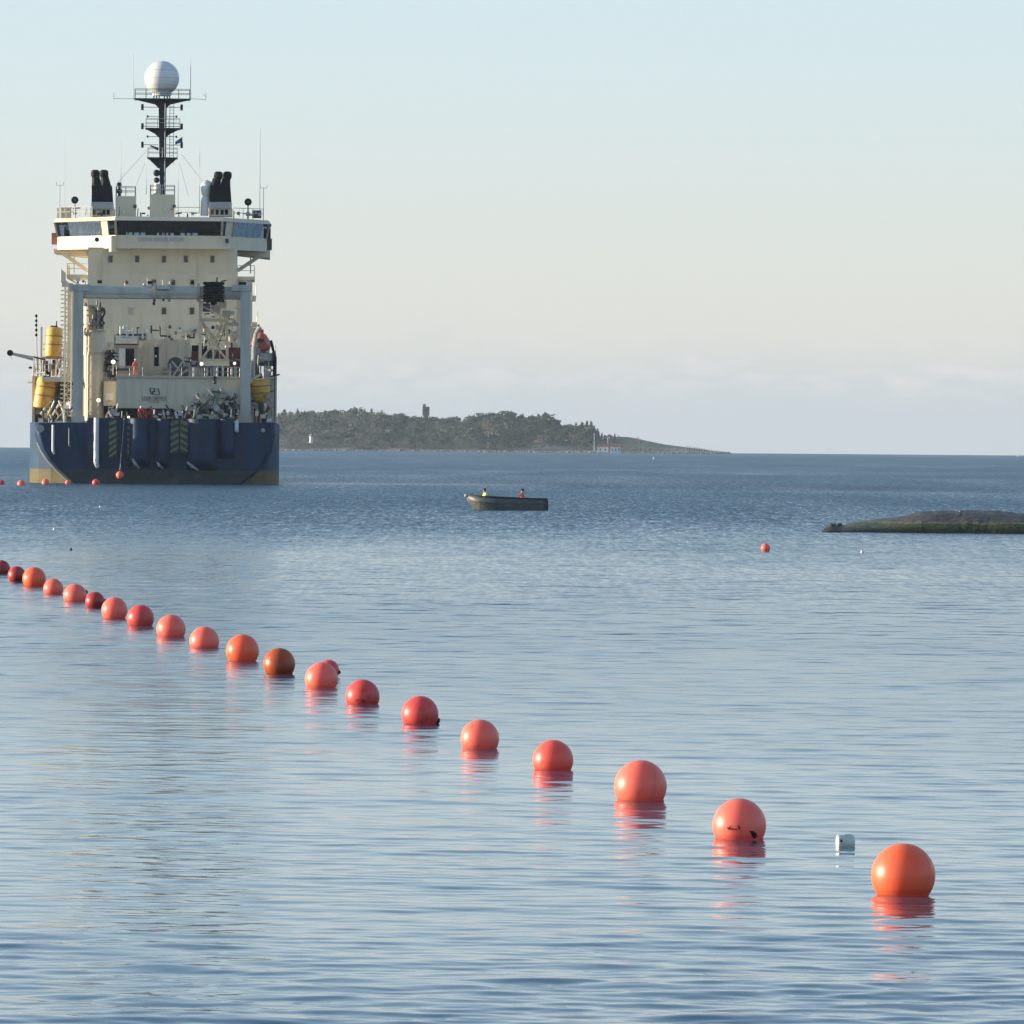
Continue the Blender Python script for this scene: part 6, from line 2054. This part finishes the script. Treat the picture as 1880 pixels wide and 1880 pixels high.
gable_house(1107, 19, 15, WHT, ROOFR, 'white boathouse with a red roof, left of two on the island shore', -1, .36, 2, 'house', .6)
gable_house(1130, 18, 17, WHT, ROOFR, 'white boathouse standing in the water, right of two on the island shore', -4, .34, 3, 'house', .3)
gable_house(1084, 6, 7, WHT, ROOFR, 'tiny white hut behind the boathouses', 30, .4, 1)
gable_house(636, 5, 5, WHT, ROOFR, 'tiny white cabin high up among the trees', 120, .4, 1, 'house', float(crest(636)) - 8.5)
def small_light(px, py0, py1, w, label):
    u = (px - 900) * IK; v = 14
    z = float(ground(np.array(u), np.array(v)))
    h = (py1 - py0) * IK; r_ = w * IK / 2
    z = max(z, (hz_y(px) - py1) * IK)
    e = empty('lighthouse', isl_w(u, v, z), 0)
    mb = MB(); mb.lathe((0, 0, -1.5), [(r_, 0), (r_ * .9, 1.5 + h * .6), (r_ * 1.1, 1.5 + h * .62), (r_ * 1.1, 1.5 + h * .68), (r_ * .6, 1.5 + h * .7)], 14); mb.build('tower', WHT, e, smooth=True)
    mb = MB(); mb.lathe((0, 0, h * .7), [(r_ * .62, 0), (r_ * .62, h * .16)], 12); mb.build('lantern', PANE, e)
    mb = MB(); mb.lathe((0, 0, h * .86), [(r_ * .8, 0), (r_ * .4, h * .1), (.05, h * .14)], 12); mb.build('cap', WHT, e)
    tag(e, label, 'lighthouse')
small_light(570, 797, 809, 6.5, 'small white lighthouse at the foot of the wood, right of the ship')
def tower():
    px, v = 776, 210
    u = (px - 900) * IK
    z = float(ground(np.array(u), np.array(v)))
    e = empty('lookout_tower', isl_w(u, v, z - .5), -ISL_AZ)
    k = IK * (1 + v / ISL)
    top = (hz_y(px) - 746) * k - z
    w = 6.4 * k
    mb = MB(); mb.box(-w * .72, w * .72, -w * .7, w * .7, 0, top * .72); mb.build('shaft', STONE, e)
    mb = MB(); mb.box(-w, w, -w, w, top * .72, top); mb.build('lookout', STONE, e)
    mb = MB(); mb.box(-w * .9, -w * .05, -w * .5, w * .5, top, top + 5 * k); mb.build('turret', STONE, e)
    for i in (-1, 0, 1):
        MB().box(i * w * .5 - .4, i * w * .5 + .4, -w - .05, -w + .01, top * .84, top * .92).build('window', PANE, e)
    tag(e, 'dark lookout tower with a square head rising above the wood', 'tower')
tower()
for px, ya, yb, lab in ((1091, 797, 831, 'taller thin mast by the boathouses on the island'), (1116, 805, 820, 'shorter thin mast behind the boathouse roofs')):
    u = (px - 900) * IK; v = 5.0
    e = empty('flag_mast', isl_w(u, v, 0), 0)
    MB().cyl((0, 0, (hz_y(px) - yb) * IK), (0, 0, (hz_y(px) - ya) * IK), .16, .1, 6).build('pole', WHT, e)
    MB().ball((0, 0, (hz_y(px) - ya) * IK), .3, 8, 6).build('truck', WHT, e)
    tag(e, lab, 'mast')
# jetty piles and the stones along the point
def shore_bits():
    rg = random.Random(9)
    ROCKM = mat('shore_stone', (0.24, 0.22, 0.19), .85, var=.2)
    mb = MB()
    for i in range(420):
        px = rg.uniform(505, 1338)
        u = (px - 900) * IK; v = rg.uniform(-4, 8)
        s = rg.uniform(.3, 1.0)
        c = isl_w(u, v, rg.uniform(-.1, .7))
        mb.ball(c, s, 6, 4, .7)
    o = mb.build('shore_stones', ROCKM); tag(o, 'pale stones lining the island shore', 'stones', None, 'stuff')
    mb = MB()
    for i in range(16):
        px = 1262 + i * 4.5
        u = (px - 900) * IK
        MBc = isl_w(u, 4, 0)
        mb.cyl(MBc + Vector((0, 0, -1)), MBc + Vector((0, 0, (hz_y(px) - (818 + i * .7)) * IK)), .22, .2, 5)
    o = mb.build('palisade', BARK); tag(o, 'row of old piles along the tip of the island', 'piles', None, 'stuff')
shore_bits()
# sea mark far out on the right and a white float before the island
def sea_mark(px, py, top, w, label, name):
    p = sea_pt(px, py); k = math.hypot(p.x, p.y) / F_PX
    e = empty(name, p)
    h = (py - top) * k
    MB().lathe((0, 0, -.3), [(w * k * .5, 0), (w * k * .5, .3 + h * .35), (w * k * .18, .3 + h * .45), (w * k * .16, .3 + h)], 12).build('body', WHT, e, smooth=True)
    MB().ball((0, 0, h), w * k * .25, 8, 6).build('topmark', WHT, e)
    tag(e, label, 'sea mark')
sea_mark(1869, 839, 828, 1.6, 'thin white sea mark on the horizon at the right edge', 'sea_mark')
sea_mark(1200, 843, 839.5, 3, 'white float on the water before the island\'s point', 'channel_float')

# ================================================================ air
def haze():
    m_ = bpy.data.materials.new('haze'); m_.use_nodes = True
    nt = m_.node_tree; nt.nodes.clear()
    out = nt.nodes.new('ShaderNodeOutputMaterial'); v = nt.nodes.new('ShaderNodeVolumePrincipled')
    v.inputs['Color'].default_value = (0.72, 0.86, 1.0, 1)
    v.inputs['Density'].default_value = HAZE_DENSITY
    v.inputs['Anisotropy'].default_value = 0.2
    nt.links.new(v.outputs[0], out.inputs['Volume'])
    o = MB().box(-9600, 9600, -300, 9700, -9.5, 58).build('haze', m_)
    tag(o, kind='stuff')
    o['label'] = 'thin pale sea haze filling the air'
HAZE_DENSITY = 3.8e-5
haze()
